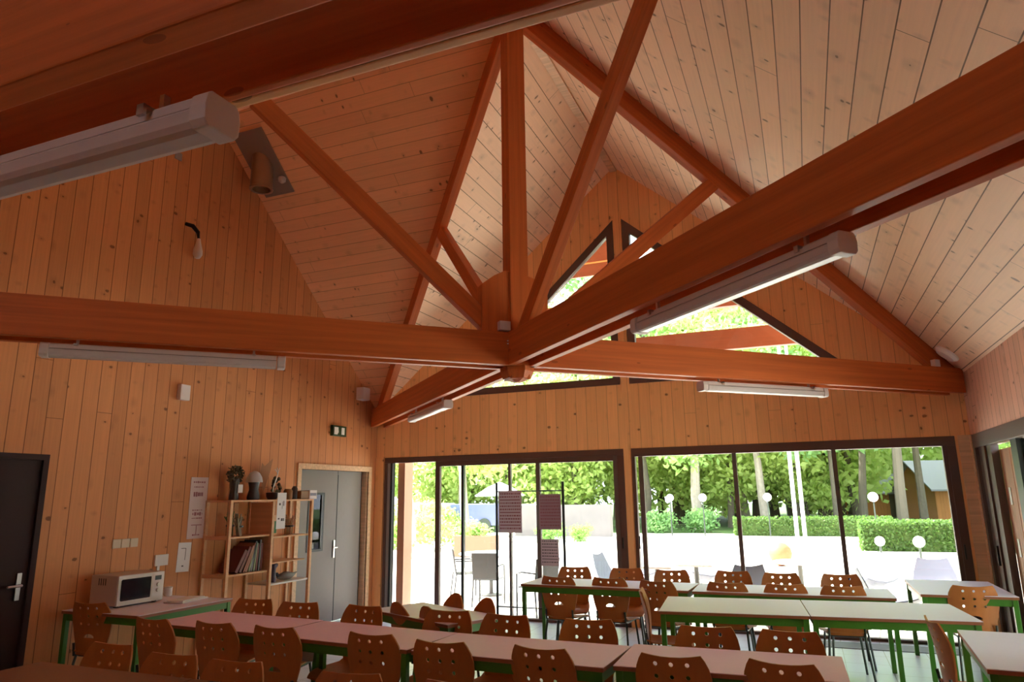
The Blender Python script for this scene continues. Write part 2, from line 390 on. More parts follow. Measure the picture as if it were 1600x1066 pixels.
mb = MB(); mb.box((3.80, .0, .03), (3.862, .06, 2.2)); mb.build('stile', m_frame_l, w1)
mb = MB(); mb.box((3.885, -.03, .98), (3.9, -.012, 1.12)); mb.build('handle', m_black, w1)
w2 = glazed('window_2', win2[0], win2[1], win2[3], [(4.175, .06, m_frame_l, .03), (5.384, .05, m_frame_l, .03), (6.552, .05, m_frame_l, .03), (7.735, .06, m_frame, .03)],
            [(4.205, 5.36), (5.41, 6.53), (6.577, 7.705)], head=.11)
mb = MB(); mb.box((4.11, -.03, .98), (4.125, -.012, 1.14)); mb.build('handle', m_black, w2)
mb = MB(); mb.box((7.77, -.03, .92), (7.785, -.012, 1.08)); mb.build('handle', m_black, w2)
def tri_window(name, tri, fwid, yo=0):
    c = [sum(p[0] for p in tri)/3, sum(p[1] for p in tri)/3]
    # inset polygon by fwid
    def inset(poly, d):
        n = len(poly); A = sum(poly[i][0]*poly[(i+1) % n][1]-poly[(i+1) % n][0]*poly[i][1] for i in range(n)); sg = 1 if A > 0 else -1
        res = []
        for i in range(n):
            p0, p1, p2 = poly[i-1], poly[i], poly[(i+1) % n]
            e1 = Vector((p1[0]-p0[0], p1[1]-p0[1])).normalized(); e2 = Vector((p2[0]-p1[0], p2[1]-p1[1])).normalized()
            n1 = Vector((-e1.y, e1.x))*sg; n2 = Vector((-e2.y, e2.x))*sg
            q = (n1+n2); q = q/(q.length**2)*2*d; res.append((p1[0]+q.x, p1[1]+q.y))
        return res
    inn = inset(tri, fwid)
    mb = MB(); mb.prism(tri, yo-.015, yo+.09, 'Y', holes=(inn,)); f = struct(mb.build(name, m_frame))
    mb = MB(); mb.prism(inn, yo+.04, yo+.046, 'Y'); mb.build('pane', m_glass, f)
tri_window('window_3', TRI_L, .10); tri_window('window_4', TRI_R, .105)
tri_window('added_window_6', FT_L, .08, YF-.09); tri_window('added_window_7', FT_R, .08, YF-.09)  # unseen windows added behind the camera to brighten ceiling and back wall

# ------------------------------------------------------------------ glazing in the right wall
mb = MB(); mb.box((W-.012, RW[0], RW[2]-.15), (W+.1, RW[1], RW[2])); mb.box((W, RW[0], -.02), (W+.1, RW[1], .035)); mb.box((W-.012, RW[1]-.09, .0), (W+.1, RW[1], RW[2]-.15))
w5 = struct(mb.build('window_5', m_frame_l, bevel=.004))
for (a, b, mt_) in ((-.42, -.19, m_frame_l), (-.55, -.42, m_frame), (-.75, -.55, m_frame_l), (-1.72, -1.52, m_black), (-3.3, -3.15, m_frame), (-5.0, -4.85, m_frame)):
    mb = MB(); mb.box((W+.02 if mt_ is not m_frame else W, a, .03), (W+.09, b, RW[2]-.15)); mb.build('stile', mt_, w5)
for (a, b) in ((-3.15, -1.72), (-4.85, -3.3)):
    mb = MB(); mb.box((W+.05, a, .03), (W+.056, b, RW[2]-.15)); mb.build('pane', m_glass, w5)
mb = MB(); mb.box((W-.02, -.5, .9), (W+.02, -.475, 1.1)); mb.build('handle', m_black, w5)
# folded wooden shutter leaves with white tags
sh = thing('folding_shutter', 'reddish wooden shutter leaves folded beside the right-hand glazing, with four white tags', 'shutter', (W+.12, -1.14, 0))
for (a, b) in ((-.39, -.008), (.008, .39)):
    mb = MB(); mb.box((-.03, a, .0), (.03, b, 2.08)); lf = mb.build('leaf', timber('shutter timber', (.52, .24, .13), axis='Z') if a < -.3 else bpy.data.materials['shutter timber'], sh, bevel=.004)
for (y, z) in ((.205, 1.61), (-.15, 1.62), (.2, 1.11), (-.15, 1.115)):
    mb = MB(); mb.box((-.036, y-.034, z-.085), (-.03, y+.034, z+.085)); t = mb.build('tag', m_lit, sh); t['label'] = 'white tag'

# ------------------------------------------------------------------ doors in the left wall
def handle(parent, y, z, side=1, mat=m_steel):
    mb = MB(); mb.box((.0, y-.02, z-.12), (.008, y+.02, z+.10)); hp = mb.build('handle', mat, parent, bevel=.004)
    mb = MB(); mb.tube([(0, y, z), (.05, y, z), (.055, y-.12*side, z)], .011); mb.build('lever', mat, hp)
    return hp
dr = MB(); dr.prism([(D1[0], 0), (D1[0], D1[2]), (D1[1], D1[2]), (D1[1], 0), (D1[1]-.05, 0), (D1[1]-.05, D1[2]-.05), (D1[0]+.05, D1[2]-.05), (D1[0]+.05, 0)], -.12, .012, 'X')
d1 = struct(dr.build('door_1', m_door_dark))
mb = MB(); mb.box((-.06, D1[0]+.05, .01), (-.015, D1[1]-.05, D1[2]-.05)); lf = mb.build('leaf', m_door_dark, d1)
handle(d1, -5.33, 1.0)
mb = MB(); mb.prism([(D2[0], 0), (D2[0], D2[2]), (D2[1], D2[2]), (D2[1], 0), (D2[1]+.075, 0), (D2[1]+.075, D2[2]+.075), (D2[0]-.075, D2[2]+.075), (D2[0]-.075, 0)], -.1, .018, 'X')
d2 = struct(mb.build('door_2', m_trimw))
HOL = [(-1.50, .97), (-1.15, .97), (-1.15, 1.76), (-1.50, 1.76)]
mb = MB(); mb.prism([(D2[0], .01), (-.86, .01), (-.86, D2[2]), (D2[0], D2[2])], -.13, -.085, 'X', holes=(HOL,)); lf = mb.build('leaf', m_door_grey, d2)
mb = MB(); mb.box((-.11, -1.50, .97), (-.105, -1.15, 1.76)); mb.build('pane', m_glass, lf)
mb = MB(); mb.prism([(-1.50, .97), (-1.15, .97), (-1.15, 1.76), (-1.50, 1.76)], -.09, -.078, 'X', holes=([(-1.47, 1.0), (-1.18, 1.0), (-1.18, 1.73), (-1.47, 1.73)],)); mb.build('glazing_bead', m_black, lf)
mb = MB(); mb.box((-.13, -.85, .01), (-.085, -.272, D2[2])); mb.build('leaf', m_door_grey, d2)
mb = MB(); mb.box((-.09, -.855, .01), (-.08, -.848, D2[2]-.06)); mb.build('astragal', m_black, d2)
mb = MB(); mb.box((-.14, -.275, .01), (-.10, -.235, D2[2])); mb.build('shadow_gap', m_black, d2)
mb = MB(); mb.box((-.14, -.235, .0), (-.01, D2[1], D2[2])); mb.build('jamb', m_trimw, d2)
mb = MB(); mb.box((-.084, -.92, .86), (-.07, -.88, 1.1)); hp = mb.build('handle', m_steel, d2, bevel=.004)
mb = MB(); mb.tube([(-.075, -.9, 1.0), (-.02, -.9, 1.0), (-.015, -1.0, 1.0)], .011); mb.build('lever', m_steel, hp)

# ------------------------------------------------------------------ roof truss
truss = thing('roof_truss', 'brown timber truss with central king post and four diagonal arms of twin tie beams', 'roof truss', (CX, CY, 0))
ddx = W; ddy = L; ll = hypot(ddx, ddy)
dirs = {'A': Vector((-ddx, -ddy, 0))/ll, 'B': Vector((ddx, -ddy, 0))/ll, 'C': Vector((ddx, ddy, 0))/ll, 'D': Vector((-ddx, ddy, 0))/ll}
half = hypot(W, L)/2
TW, GAP = .062, .134
for k, d in dirs.items():
    nrm = Vector((-d.y, d.x, 0)); c0 = Vector((CX, CY, ZT))
    for s in (-1, 1):
        a = c0 + d*(.07 if k in 'BD' else -.0) + nrm*s*(GAP+TW)/2; e = c0 + d*(half-.14) + nrm*s*(GAP+TW)/2
        beam('tie_beam', a, e, TW, HT, truss)
    # principal rafter under the roof line
    rd = (Vector((CX, CY, ZR)) - (Vector((CX, CY, ZE)) + d*half)).normalized()
    nr = rd.cross(Vector((-d.y, d.x, 0))).normalized(); nr = -nr if nr.z > 0 else nr
    p0 = Vector((CX, CY, ZE)) + d*(half-.12) + rd*.0 + Vector((0,0,.05)); p0.z = ZE + .12*(ZR-ZE)/half
    p1 = Vector((CX, CY, ZR)) + d*.10; p1.z = ZR - .10*(ZR-ZE)/half
    beam('rafter', p0 + Vector((0,0,-.012)), p1 + Vector((0,0,-.012)), .10, .21, truss, top=True)
    # strut from the foot of the post to the rafter
    h1 = 2.22
    z1 = ZR - h1*(ZR-ZE)/half - .2
    beam('strut', Vector((CX, CY, 2.955)) + d*.20, Vector((CX, CY, 4.775)) + d*2.29, .088, .15, truss)
    if k in 'BD': continue
    # shoe block beside the post
    mb = MB(); mb.prism([(.07, ZT+.02), (.34, ZT+.02), (.34, 3.46), (.225, 3.55), (.13, 3.60), (.07, 3.60)] if k == 'A' else [(.07, ZT+.02), (.28, ZT+.02), (.28, 3.48), (.215, 3.54), (.07, 3.58)], -.066, .066, 'Y')
    o = mb.build('shoe', m_post, truss, bevel=.004); o.matrix_local = frame_mat((0,0,0), d)
mb = MB(); mb.prism([(-.086, -.086), (.086, -.086), (.086, .086), (-.086, .086)], ZT-.105, 6.30, 'Z')
o = mb.build('king_post', m_post, truss, bevel=.006); o.matrix_local = frame_mat((0,0,0), dirs['B'])
mb = MB(); mb.lathe([(.03, -.0), (.12, .03), (.145, .09), (.145, .13)], (0,0,ZT-.125), n=6); o = mb.build('hub_block', m_post, truss)
o.rotation_euler = (0,0,R(20))
nA = Vector((-dirs['A'].y, dirs['A'].x, 0))
for (q, zz) in ((.135, 2.93), (.135, 2.955)):
    p = dirs['A']*q + nA*.135; mb = MB(); mb.lathe([(.006, 0), (.006, .006)], (0,0,0), n=6); o = mb.build('bolt', m_steel, truss); o.matrix_local = frame_mat(p+Vector((0,0,zz)), nA)
# twin beam over the camera
fb = thing('ceiling_beam', 'dark twin timber beam running overhead in the foreground, cut off by the top left edge', 'ceiling beam', (CX, -8.237, 0))
beam('beam_half', (0.0, -8.374, ZT), (W, -8.374, ZT), .083, HT, fb)
beam('beam_half', (0.0, -8.127, ZT), (W, -8.127, ZT), .029, HT, fb)
beam('batten', (0.0, -8.094, ZT), (W, -8.094, ZT+.0), .034, .25, fb, m_beam_pale, label='paler batten')
for x in (.6, 2.6, 7.3): beam('packing', (x, -8.237, ZT+.04), (x+.3, -8.237, ZT+.04), .18, .2, fb)

# ------------------------------------------------------------------ fluorescent battens
def make_fixture():
    t = thing('fluorescent_light', 'x', 'light', (0,0,0), 0, 'fluorescent battens under the tie beams')
    hl = .76
    mb = MB(); mb.prism([(-.036, 0), (.036, 0), (.042, -.008), (.046, -.034), (-.046, -.034), (-.042, -.008)], -hl+.03, hl-.03, 'X'); mb.build('housing', m_white, t)
    mb = MB(); mb.prism([(-.040, -.034), (.040, -.034), (.040, -.041), (-.040, -.041)], -hl+.03, hl-.03, 'X'); mb.build('gasket', m_grey, t)
    mb = MB(); mb.prism([(-.052, -.041), (.052, -.041), (.054, -.047), (.050, -.075), (.040, -.088), (.022, -.093), (-.022, -.093), (-.040, -.088), (-.050, -.075), (-.054, -.047)], -hl+.03, hl-.03, 'X'); mb.build('diffuser', m_plast_l, t)
    cap = [(-.040, .002), (.040, .002), (.052, -.010), (.058, -.040), (.056, -.078), (.044, -.094), (-.044, -.094), (-.056, -.078), (-.058, -.040), (-.052, -.010)]
    for s in (-1, 1):
        mb = MB(); mb.prism(cap, s*hl-.035, s*hl+.02, 'X'); mb.build('end_cap', m_white, t, bevel=.006)
        mb = MB(); mb.box((s*.57-.012, -.07, -.012), (s*.57+.012, .07, .0)); mb.box((s*.57-.012, -.07, -.03), (s*.57+.012, -.06, 0)); mb.box((s*.57-.008, -.01, 0), (s*.57+.008, .01, .06)); mb.build('bracket', m_steel, t)
    return reg(t)
F0 = make_fixture()
ang = lambda d: math.atan2(d.y, d.x)
fx = [('A', 2.70, 'white fluorescent light under the left arm of the truss'),
      ('B', 2.68, 'white fluorescent light under the big tie beam rising to the upper right'),
      ('C', 2.70, 'white fluorescent light under the far right tie beam, above the sliding windows'),
      ('D', 2.72, 'small far white fluorescent light under the tie beam running to the back left corner')]
for i, (k, dist, lab) in enumerate(fx):
    p = Vector((CX, CY, ZT-.022)) + dirs[k]*dist
    if i == 0: F0.location = p; F0.rotation_euler = (0,0,ang(dirs[k])); F0['label'] = lab
    else: copy_tree(F0, None, p, ang(dirs[k]), lab)
copy_tree(F0, None, (4.17, -8.237, ZT-.088), 0, 'large near fluorescent light at the upper left, under the foreground beam')

# ------------------------------------------------------------------ small things on walls and roof
sx = thing('smoke_exhaust_duct', 'short round metal duct coming through a dull square plate on the left roof slope', 'duct', (.34, -3.2, 5.78))
nb = Vector((0, -(ZR-ZE), -(L/2))).normalized(); tz = Vector((0, -(L/2), (ZR-ZE))).normalized()
fm = Matrix((Vector((1,0,0)), tz, -nb.normalized())).transposed().to_4x4()
mb = MB(); mb.box((-.225, -.43, .006), (.225, .43, .018)); o = mb.build('plate', m_lead, sx); 
fm2 = Matrix((Vector((1,0,0)), tz, Vector((1,0,0)).cross(tz))).transposed().to_4x4(); o.matrix_local = Matrix.Translation((0,0,0)) @ fm2
mb = MB(); mb.lathe([(.13, .12), (.135, -.1), (.135, -.36), (.142, -.37), (.142, -.385), (.11, -.385), (.11, -.3)], (-.02, .0, .03), n=28); mb.build('pipe', m_copper, sx, smooth=True)
mb = MB(); mb.lathe([(.165, .05), (.165, .03)], (0,0,0), n=24); 
mb2 = MB(); random.seed(3)
mb2.lathe([(.02, -.02), (.05, -.04), (.045, -.09), (.02, -.11)], (.17, .14, -.13), n=7); mb2.build('foil_tape', m_silver, sx)
t = thing('bare_bulb', 'bare white bulb hanging from a black cable on the left wall', 'light bulb', (.03, -3.86, 4.62))
mb = MB(); mb.tube([(-.03, -.13, .12), (.03, -.08, .1), (.05, -.02, .04), (.05, 0, -.04)], [.022, .026, .024, .018]); mb.build('cable', m_black, t, smooth=True)
mb = MB(); mb.lathe([(.018, 0), (.03, -.06), (.05, -.14), (.052, -.19), (.03, -.23), (.005, -.24)], (.05, 0, -.03), n=14); mb.build('bulb', m_white, t, smooth=True)
def wallbox(name, y0, y1, z0, z1, d, mat, label, cat, x=0, bevel=.008):
    mb = MB(); mb.box((x, y0, z0), (x+d, y1, z1)); return tag(mb.build(name, mat, bevel=bevel), label, cat)
wallbox('wall_sensor', -3.90, -3.77, 2.745, 2.915, .06, m_white, 'small white box on the left wall below the left tie beam', 'sensor')
wallbox('wall_speaker', -.60, -.42, 3.14, 3.33, .13, m_white, 'white box high on the left wall next to the back corner', 'speaker')
wallbox('cover_plate', -4.22, -4.13, 5.44, 5.53, .01, m_grey, 'tiny grey plate high on the left wall beneath the nearest light', 'cover plate', bevel=0)
sw = thing('light_switch', 'cream triple wall switch on the boarded left wall above the microwave', 'switch', (0, -4.35, 1.28))
for k in range(3):
    mb = MB(); mb.box((0, -.135+.095*k, -.042), (.012, -.048+.095*k, .042)); f = mb.build('switch_plate', plain('cream switch', (.62, .5, .36), .5) if k == 0 else bpy.data.materials['cream switch'], sw, bevel=.003)
sk = thing('socket', 'white double socket with trunking on the left wall behind the microwave', 'socket', (0, -3.93, 1.15))
mb = MB(); mb.box((0, -.06, -.12), (.02, .10, -.01)); mb.build('socket_plate', m_white, sk, bevel=.003)
mb = MB(); mb.box((0, -.03, -.4), (.02, .0, -.12)); mb.build('trunking', m_white, sk)
# emergency exit sign
ex = thing('exit_sign', 'small green and white emergency exit sign on the left wall above the grey doors', 'sign', (0, -1.05, 2.63))
mb = MB(); mb.box((0, -.15, -.075), (.05, .17, .075)); mb.build('sign_box', m_exit, ex, bevel=.004)
mb = MB(); mb.prism([(-.12, -.055), (-.05, -.055), (-.02, -.02), (-.03, .05), (-.12, .05)], .05, .053, 'X'); mb.build('running_figure', m_lit, ex)
mb = MB(); mb.box((.05, .05, -.05), (.053, .12, .05)); mb.build('door_symbol', m_lit, ex)
# box on the hub, box and disc at the right corner
d = dirs['A']; p = Vector((CX, CY, 0)) + d*.155 + nA*.075
bx = MB(); bx.box((-.05, -.0, -.04), (.05, .06, .04)); o = bx.build('junction_box', m_white, bevel=.006); o.matrix_world = frame_mat((p.x, p.y, ZT+HT+.055), d)
tag(o, 'small white box on the shoe of the king post at the centre of the truss', 'junction box')
bx = MB(); bx.box((-.04, -.03, 0), (.04, .03, .085)); o = bx.build('junction_box', m_white, bevel=.006); o.matrix_world = frame_mat((7.69, -.43, ZT+HT), dirs['C'])
tag(o, 'small white box standing on the right end of the far tie beam', 'junction box')
mb = MB(); mb.lathe([(.02, -.055), (.10, -.05), (.13, -.02), (.13, 0)], n=24); o = mb.build('ceiling_speaker', m_lit, smooth=True)
nn = Vector((ZR-ZE, 0, CX)).normalized(); xx = Vector((0,1,0)); yy = nn.cross(xx); mm = Matrix((xx, yy, nn)).transposed().to_4x4(); mm.translation = Vector((7.80, -.56, 3.167)); o.matrix_world = mm
tag(o, 'white oval disc on the sloping ceiling at the back right corner', 'speaker')

# ------------------------------------------------------------------ furniture: chairs
def shell_back(rounded=False):
    """perforated plywood back in local x,z; bent, leaning backwards"""
    if not rounded:
        half_ = [(.135, .40), (.155, .47), (.185, .57), (.203, .66), (.203, .72), (.192, .77), (.175, .81), (.156, .84)]
        prof = [(x, z) for x, z in half_]
        topz = [(.10, .833), (.05, .829), (0, .828)]
        prof += topz + [(-x, z) for x, z in topz[:2][::-1]] + [(-x, z) for x, z in half_[::-1]]
        holes = []
        for zc in (.79, .724, .658):
            for xc in (-.084, 0, .084):
                holes.append([(xc+.0125*cos(2*pi*k/8), zc+.0125*sin(2*pi*k/8)) for k in range(8)])
        holes.append([(.052*cos(pi*k/8), .545+.032*sin(pi*k/8)) for k in range(9)])
    else:
        half_ = [(.135, .40), (.15, .50), (.155, .62), (.15, .70), (.13, .76), (.10, .80), (.06, .835), (.025, .85)]
        prof = half_ + [(-x, z) for x, z in half_[::-1]]; holes = []
    mb = MB(); mb.prism(prof, -.006, .006, 'Y', holes=holes)
    me = bpy.data.meshes.new('t'); me.from_pydata(mb.v, [], mb.f); bm = bmesh.new(); bm.from_mesh(me)
    for xc in (-.16, -.12, -.08, -.04, 0, .04, .08, .12, .16):
        bmesh.ops.bisect_plane(bm, geom=bm.verts[:]+bm.edges[:]+bm.faces[:], plane_co=(xc, 0, 0), plane_no=(1, 0, 0))
    for zc in (.46, .52, .6, .7, .78):
        bmesh.ops.bisect_plane(bm, geom=bm.verts[:]+bm.edges[:]+bm.faces[:], plane_co=(0, 0, zc), plane_no=(0, 0, 1))
    for v in bm.verts:
        t = (v.co.z-.40)/.44
        v.co.y += -.175 - .065*t + .012*sin(pi*t) + .9*v.co.x**2
    out = MB(); bm.verts.index_update(); out.add([v.co[:] for v in bm.verts], [[v.index for v in f.verts] for f in bm.faces]); bm.free(); bpy.data.meshes.remove(me)
    return out
def make_chair(rounded, label):
    t = thing('dining_chair', label, 'chair', (0,0,0), 0, 'brown plywood chairs around the tables')
    shell_back(rounded).build('backrest', m_chair, t, smooth=True)
    # seat: rounded square with waterfall front
    pts = []; n = 10
    vs = []; fs = []
    for j in range(9):
        v = j/8; y = -.185 + .40*v; z = .415 + .012*(1-v) - (.03*max(0, v-.8)/.2) + (.02*max(0, .12-v)/.12)
        hw = .165 + .035*sin(pi*min(1, v*1.0)*.5)
        if v > .9: hw -= .02
        for i in range(9):
            u = i/8*2-1; vs.append((hw*u, y, z - .012*(1-u*u)))
    for j in range(8):
        for i in range(8): fs.append((j*9+i, j*9+i+1, (j+1)*9+i+1, (j+1)*9+i))
    top = len(vs); vs += [(x, y, z-.012) for x, y, z in vs]; fs += [tuple(top+i for i in f[::-1]) for f in fs[:64]]
    bd = [i for i in range(9)] + [j*9+8 for j in range(1, 9)] + [8*9+i for i in range(7, -1, -1)] + [j*9 for j in range(7, 0, -1)]
    for a, b in zip(bd, bd[1:]+bd[:1]): fs.append((a, b, top+b, top+a))
    MB().add(vs, fs).build('seat', m_chair, t, smooth=True)
    for s in (-1, 1):
        MB().tube([(s*.15, .15, .395), (s*.185, .19, 0.0)], .0105).build('leg', m_tube, t, smooth=True)
        MB().tube([(s*.15, -.15, .395), (s*.185, -.23, 0.0)], .0105).build('leg', m_tube, t, smooth=True)
    mb = MB()
    for s in (-1, 1): mb.tube([(s*.15, -.19, .50), (s*.15, -.175, .40), (s*.15, -.1, .388), (s*.15, .17, .388)], .0105)
    mb.tube([(-.15, .12, .388), (.15, .12, .388)], .0095); mb.tube([(-.15, -.12, .388), (.15, -.12, .388)], .0095)
    mb.build('frame', m_tube, t, smooth=True)
    return reg(t)
PC = make_chair(False, 'x'); PR = make_chair(True, 'x'); used = set()
def chair(x, y, deg, label, proto=None, group='brown plywood chairs around the tables'):
    p = proto or PC; a = R(deg); ox, oy = x - (0*cos(a) - (-.24)*sin(a)), y - (0*sin(a) + (-.24)*cos(a))
    if p.name not in used:
        used.add(p.name); p.location = (ox, oy, 0); p.rotation_euler = (0,0,a); p['label'] = label; p['group'] = group; return p
    return copy_tree(p, None, (ox, oy, 0), a, label, group)
o_ = ['first', 'second', 'third', 'fourth', 'fifth', 'sixth', 'seventh', 'eighth']
for i, (x, y, d_) in enumerate([(1.657,-5.402,-3), (2.236,-5.385,-1), (2.779,-5.391,0), (3.551,-5.388,-1), (4.091,-5.463,1), (4.714,-5.435,-5), (5.45,-5.395,1), (6.0,-5.378,-8)]):
    chair(x, y-.03, d_, f'brown perforated chair, {o_[i]} from the left on the near side of the long pinkish tables')
for i, (x, y, d_) in enumerate([(1.688,-4.388,188), (2.2,-4.426,188), (2.845,-4.426,176), (3.609,-4.439,184), (4.103,-4.481,178), (4.72,-4.497,190), (5.519,-4.516,184), (6.023,-4.512,178)]):
    chair(x, y+.03, d_, f'brown chair half hidden, {o_[i]} from left on the far side of the long pinkish tables')
for i, (x, y, d_) in enumerate([(2.228,-6.154,181), (2.829,-6.249,184), (3.298,-6.264,185), (4.038,-6.281,187), (4.62,-6.27,180)]):
    chair(x, y, d_, f'brown chair at the bottom edge, {o_[i]} from the left behind the nearest table row')
for i, (x, y, d_) in enumerate([(3.663,-2.044,-4), (4.216,-2.016,-4), (4.729,-2.133,-12), (5.399,-2.083,-4), (5.935,-2.062,4), (6.429,-2.071,6)]):
    chair(x, y-.04, d_, f'brown chair, {o_[i]} from the left on the near side of the farthest table row')
for i, (x, y, d_) in enumerate([(3.534,-1.018,190), (4.165,-1.014,190), (4.701,-1.098,190), (5.364,-1.03,182), (5.862,-1.101,183), (6.441,-1.075,184)]):
    chair(x, y, d_, f'brown chair, {o_[i]} from the left on the window side of the farthest table row')
chair(.43, -5.0, 8, 'brown perforated chair in front of the microwave table at far left')
chair(7.50, -1.80, 6, 'light brown chair at the short white table by the right-hand wall')
chair(6.87, -3.80, -84, 'brown chair seen edge-on at the left end of the table on the far right')
chair(4.72, -2.86, -80, 'brown chair seen edge-on at the left end of the middle white tables')
chair(3.03, -4.25, -25, 'round-topped brown chair on the near left of the angled white table', PR, 'round-topped chairs at the angled table')
chair(3.38, -4.38, -25, 'round-topped brown chair mostly hidden behind a perforated one at the angled white table', PR, 'round-topped chairs at the angled table')
chair(3.27, -3.64, 155, 'round-topped brown chair on the far left of the angled white table', PR, 'round-topped chairs at the angled table')
chair(3.66, -3.83, 155, 'round-topped brown chair on the far right of the angled white table', PR, 'round-topped chairs at the angled table')

# ------------------------------------------------------------------ tables
def table(x, y, lx, ly, deg, label, h=.75, mt_=None):
    t = thing('dining_table', label, 'table', (x, y, 0), R(deg), 'laminate tables on green steel frames')
    hx, hy = lx/2, ly/2
    mb = MB(); mb.box((-hx, -hy, h-.004), (hx, hy, h)); mb.box((-hx, -hy, h-.026), (hx, hy, h-.004), mi=1)
    mb.build('tabletop', [mt_ or m_top, m_edge], t)
    mb = MB(); i = .03
    for s in (-1, 1):
        mb.box((-hx+i, s*(hy-i)-.012, h-.085), (hx-i, s*(hy-i)+.012, h-.026)); mb.box((s*(hx-i)-.012, -hy+i, h-.085), (s*(hx-i)+.012, hy-i, h-.026))
    mb.build('apron', m_green, t)
    for s in (-1, 1):
        for q in (-1, 1):
            mb = MB(); mb.box((s*(hx-i)-.02, q*(hy-i)-.02, 0), (s*(hx-i)+.02, q*(hy-i)+.02, h-.026)); mb.build('leg', m_green, t, bevel=.003)
    return t
nm = ['leftmost', 'second from left', 'third from left', 'rightmost']
for i, (x, y, l_, d_) in enumerate([(1.985,-4.90,1.215,-4), (3.22,-5.02,1.22,-5), (4.47,-5.10,1.24,-2), (5.71,-5.04,1.2,1.5)]):
    table(x, y, l_, .60, d_, f'{nm[i]} pinkish laminate table with green frame in the long row across the picture', mt_=m_top_pink)
table(5.53, -2.95, 1.14, .85, 5.3, 'left of the two white tables with green legs in the middle right row')
table(6.678, -2.843, 1.15, .85, 5.3, 'right of the two white tables with green legs in the middle right row')
table(4.155, -1.80, 1.79, .62, -2, 'left long white table with green frame near the windows')
table(5.96, -1.82, 1.77, .64, 1, 'right long white table with green frame near the windows')
table(7.46, -1.18, .76, 1.18, 0, 'short white table with green frame in the back right corner')
table(7.50, -4.22, .94, 1.18, -3, 'grey-topped table cut off by the right edge, nearest on the right')
table(3.27, -4.05, 1.08, .54, -25, 'white table standing at an angle with round-topped chairs behind the long row')
table(.52, -4.43, .94, 1.04, 0, 'table with green frame carrying the microwave against the left wall')
for i, x in enumerate((2.48, 3.70, 4.92)):
    table(x, -6.67, 1.21, .60, 0, f'reddish table at the bottom edge of the picture, {o_[i]} from the left', mt_=m_top_brown)

# ------------------------------------------------------------------ microwave and things on its table
mv = thing('microwave', 'old white microwave oven with dark window on the green-framed table', 'microwave', (.28, -4.5, .752))
mb = MB(); mb.box((-.17, -.245, .012), (.16, .245, .275)); mb.build('body', m_micro, mv, bevel=.008)
mb = MB()
for s in (-.2, .2):
    for q in (-.13, .12): mb.box((q-.015, s-.015, 0), (q+.015, s+.015, .014))
mb.build('foot', m_black, mv)
mb = MB(); mb.box((.16, -.243, .014), (.178, .245, .273)); mb.build('door', m_microf, mv, bevel=.006)
mb = MB(); mb.prism([(-.205, .055), (.095, .055), (.1, .06), (.1, .235), (.095, .24), (-.205, .24), (-.215, .23), (-.215, .065)], .178, .181, 'X'); mb.build('window', m_dglass, mv)
mb = MB(); mb.box((.178, .115, .03), (.181, .232, .26)); cp = mb.build('control_panel', m_white, mv)
mb = MB(); mb.box((.181, .14, .2), (.1825, .21, .24)); mb.build('display', m_black, cp)
for zz in (.16, .11): mb = MB(); mb.tube([(.178, .175, zz), (.20, .175, zz)], .018, 12); mb.build('knob', m_microf, cp, smooth=True)
mb = MB()
for k in range(4): mb.box((-.07+.028*k, -.2475, .19), (-.062+.028*k, -.244, .25))
mb.build('vents', m_black, mv)
mb = MB(); mb.box((-.1, -.19, 0), (.1, .19, .012)); mb.box((-.09, -.16, .012), (.08, .17, .02)); o = mb.build('paper_stack', m_paper); o.location = (.66, -4.16, .752); o.rotation_euler = (0,0,.2); tag(o, 'flat pile of papers beside the microwave', 'papers')
mb = MB(); mb.lathe([(.035, 0), (.04, .01), (.038, .075), (.042, .085), (.03, .09)], n=14); o = mb.build('cup', m_white, smooth=True); o.location = (.22, -3.98, .752); tag(o, 'small white cup at the back corner of the microwave table', 'cup')

# ------------------------------------------------------------------ posters and papers on the left wall
def sheet(name, y, z, w_, h_, tilt, label, ink, x=.002, mat=None, rows=None, parts='print'):
    t = thing(name, label, 'poster', (x, y, z)); t.rotation_euler = (tilt, 0, 0)
    mb = MB(); mb.box((0, -w_/2, -h_/2), (.0025, w_/2, h_/2)); mb.build('paper', mat or m_paper, t)
    random.seed(hash(name) % 7 + int(w_*100)); mb = MB()
    for (zc, hh, y0, y1, st) in rows:
        if st == 'bar': mb.box((.0025, y0*w_, zc*h_-hh*h_/2), (.0035, y1*w_, zc*h_+hh*h_/2))
        else:
            k = y0*w_
            while k < y1*w_-.006:
                ww = random.uniform(.010, .03); hz = hh*h_*random.uniform(.5, 1)
                mb.box((.0025, k, zc*h_-hz/2), (.0035, min(k+ww, y1*w_), zc*h_+hz/2)); k += ww+random.uniform(.005, .012)
    mb.build(parts, ink, t); return t
sheet('poster', -3.485, 1.60, .24, .655, 0, 'tall pinkish poster on the left wall beside the shelf', m_inkp, mat=m_paper_pink,
      rows=[(.42, .035, -.35, .38, 't'), (.34, .02, -.3, .3, 't'), (.22, .09, -.3, .3, 't'), (-.04, .02, -.3, .3, 't'), (-.10, .06, -.28, .28, 't'), (-.17, .02, -.3, .3, 't'), (-.28, .012, -.3, .3, 'bar'), (-.36, .14, -.02, .02, 'bar'), (-.44, .03, -.2, .2, 't')])
sheet('notice', -3.62, 1.09, .17, .30, R(-2), 'white notice with a small diagram pinned on the left wall above the table', m_ink,
      rows=[(.3, .02, -.25, .1, 'bar'), (.1, .4, .08, .12, 'bar'), (-.3, .05, -.1, .1, 't')])

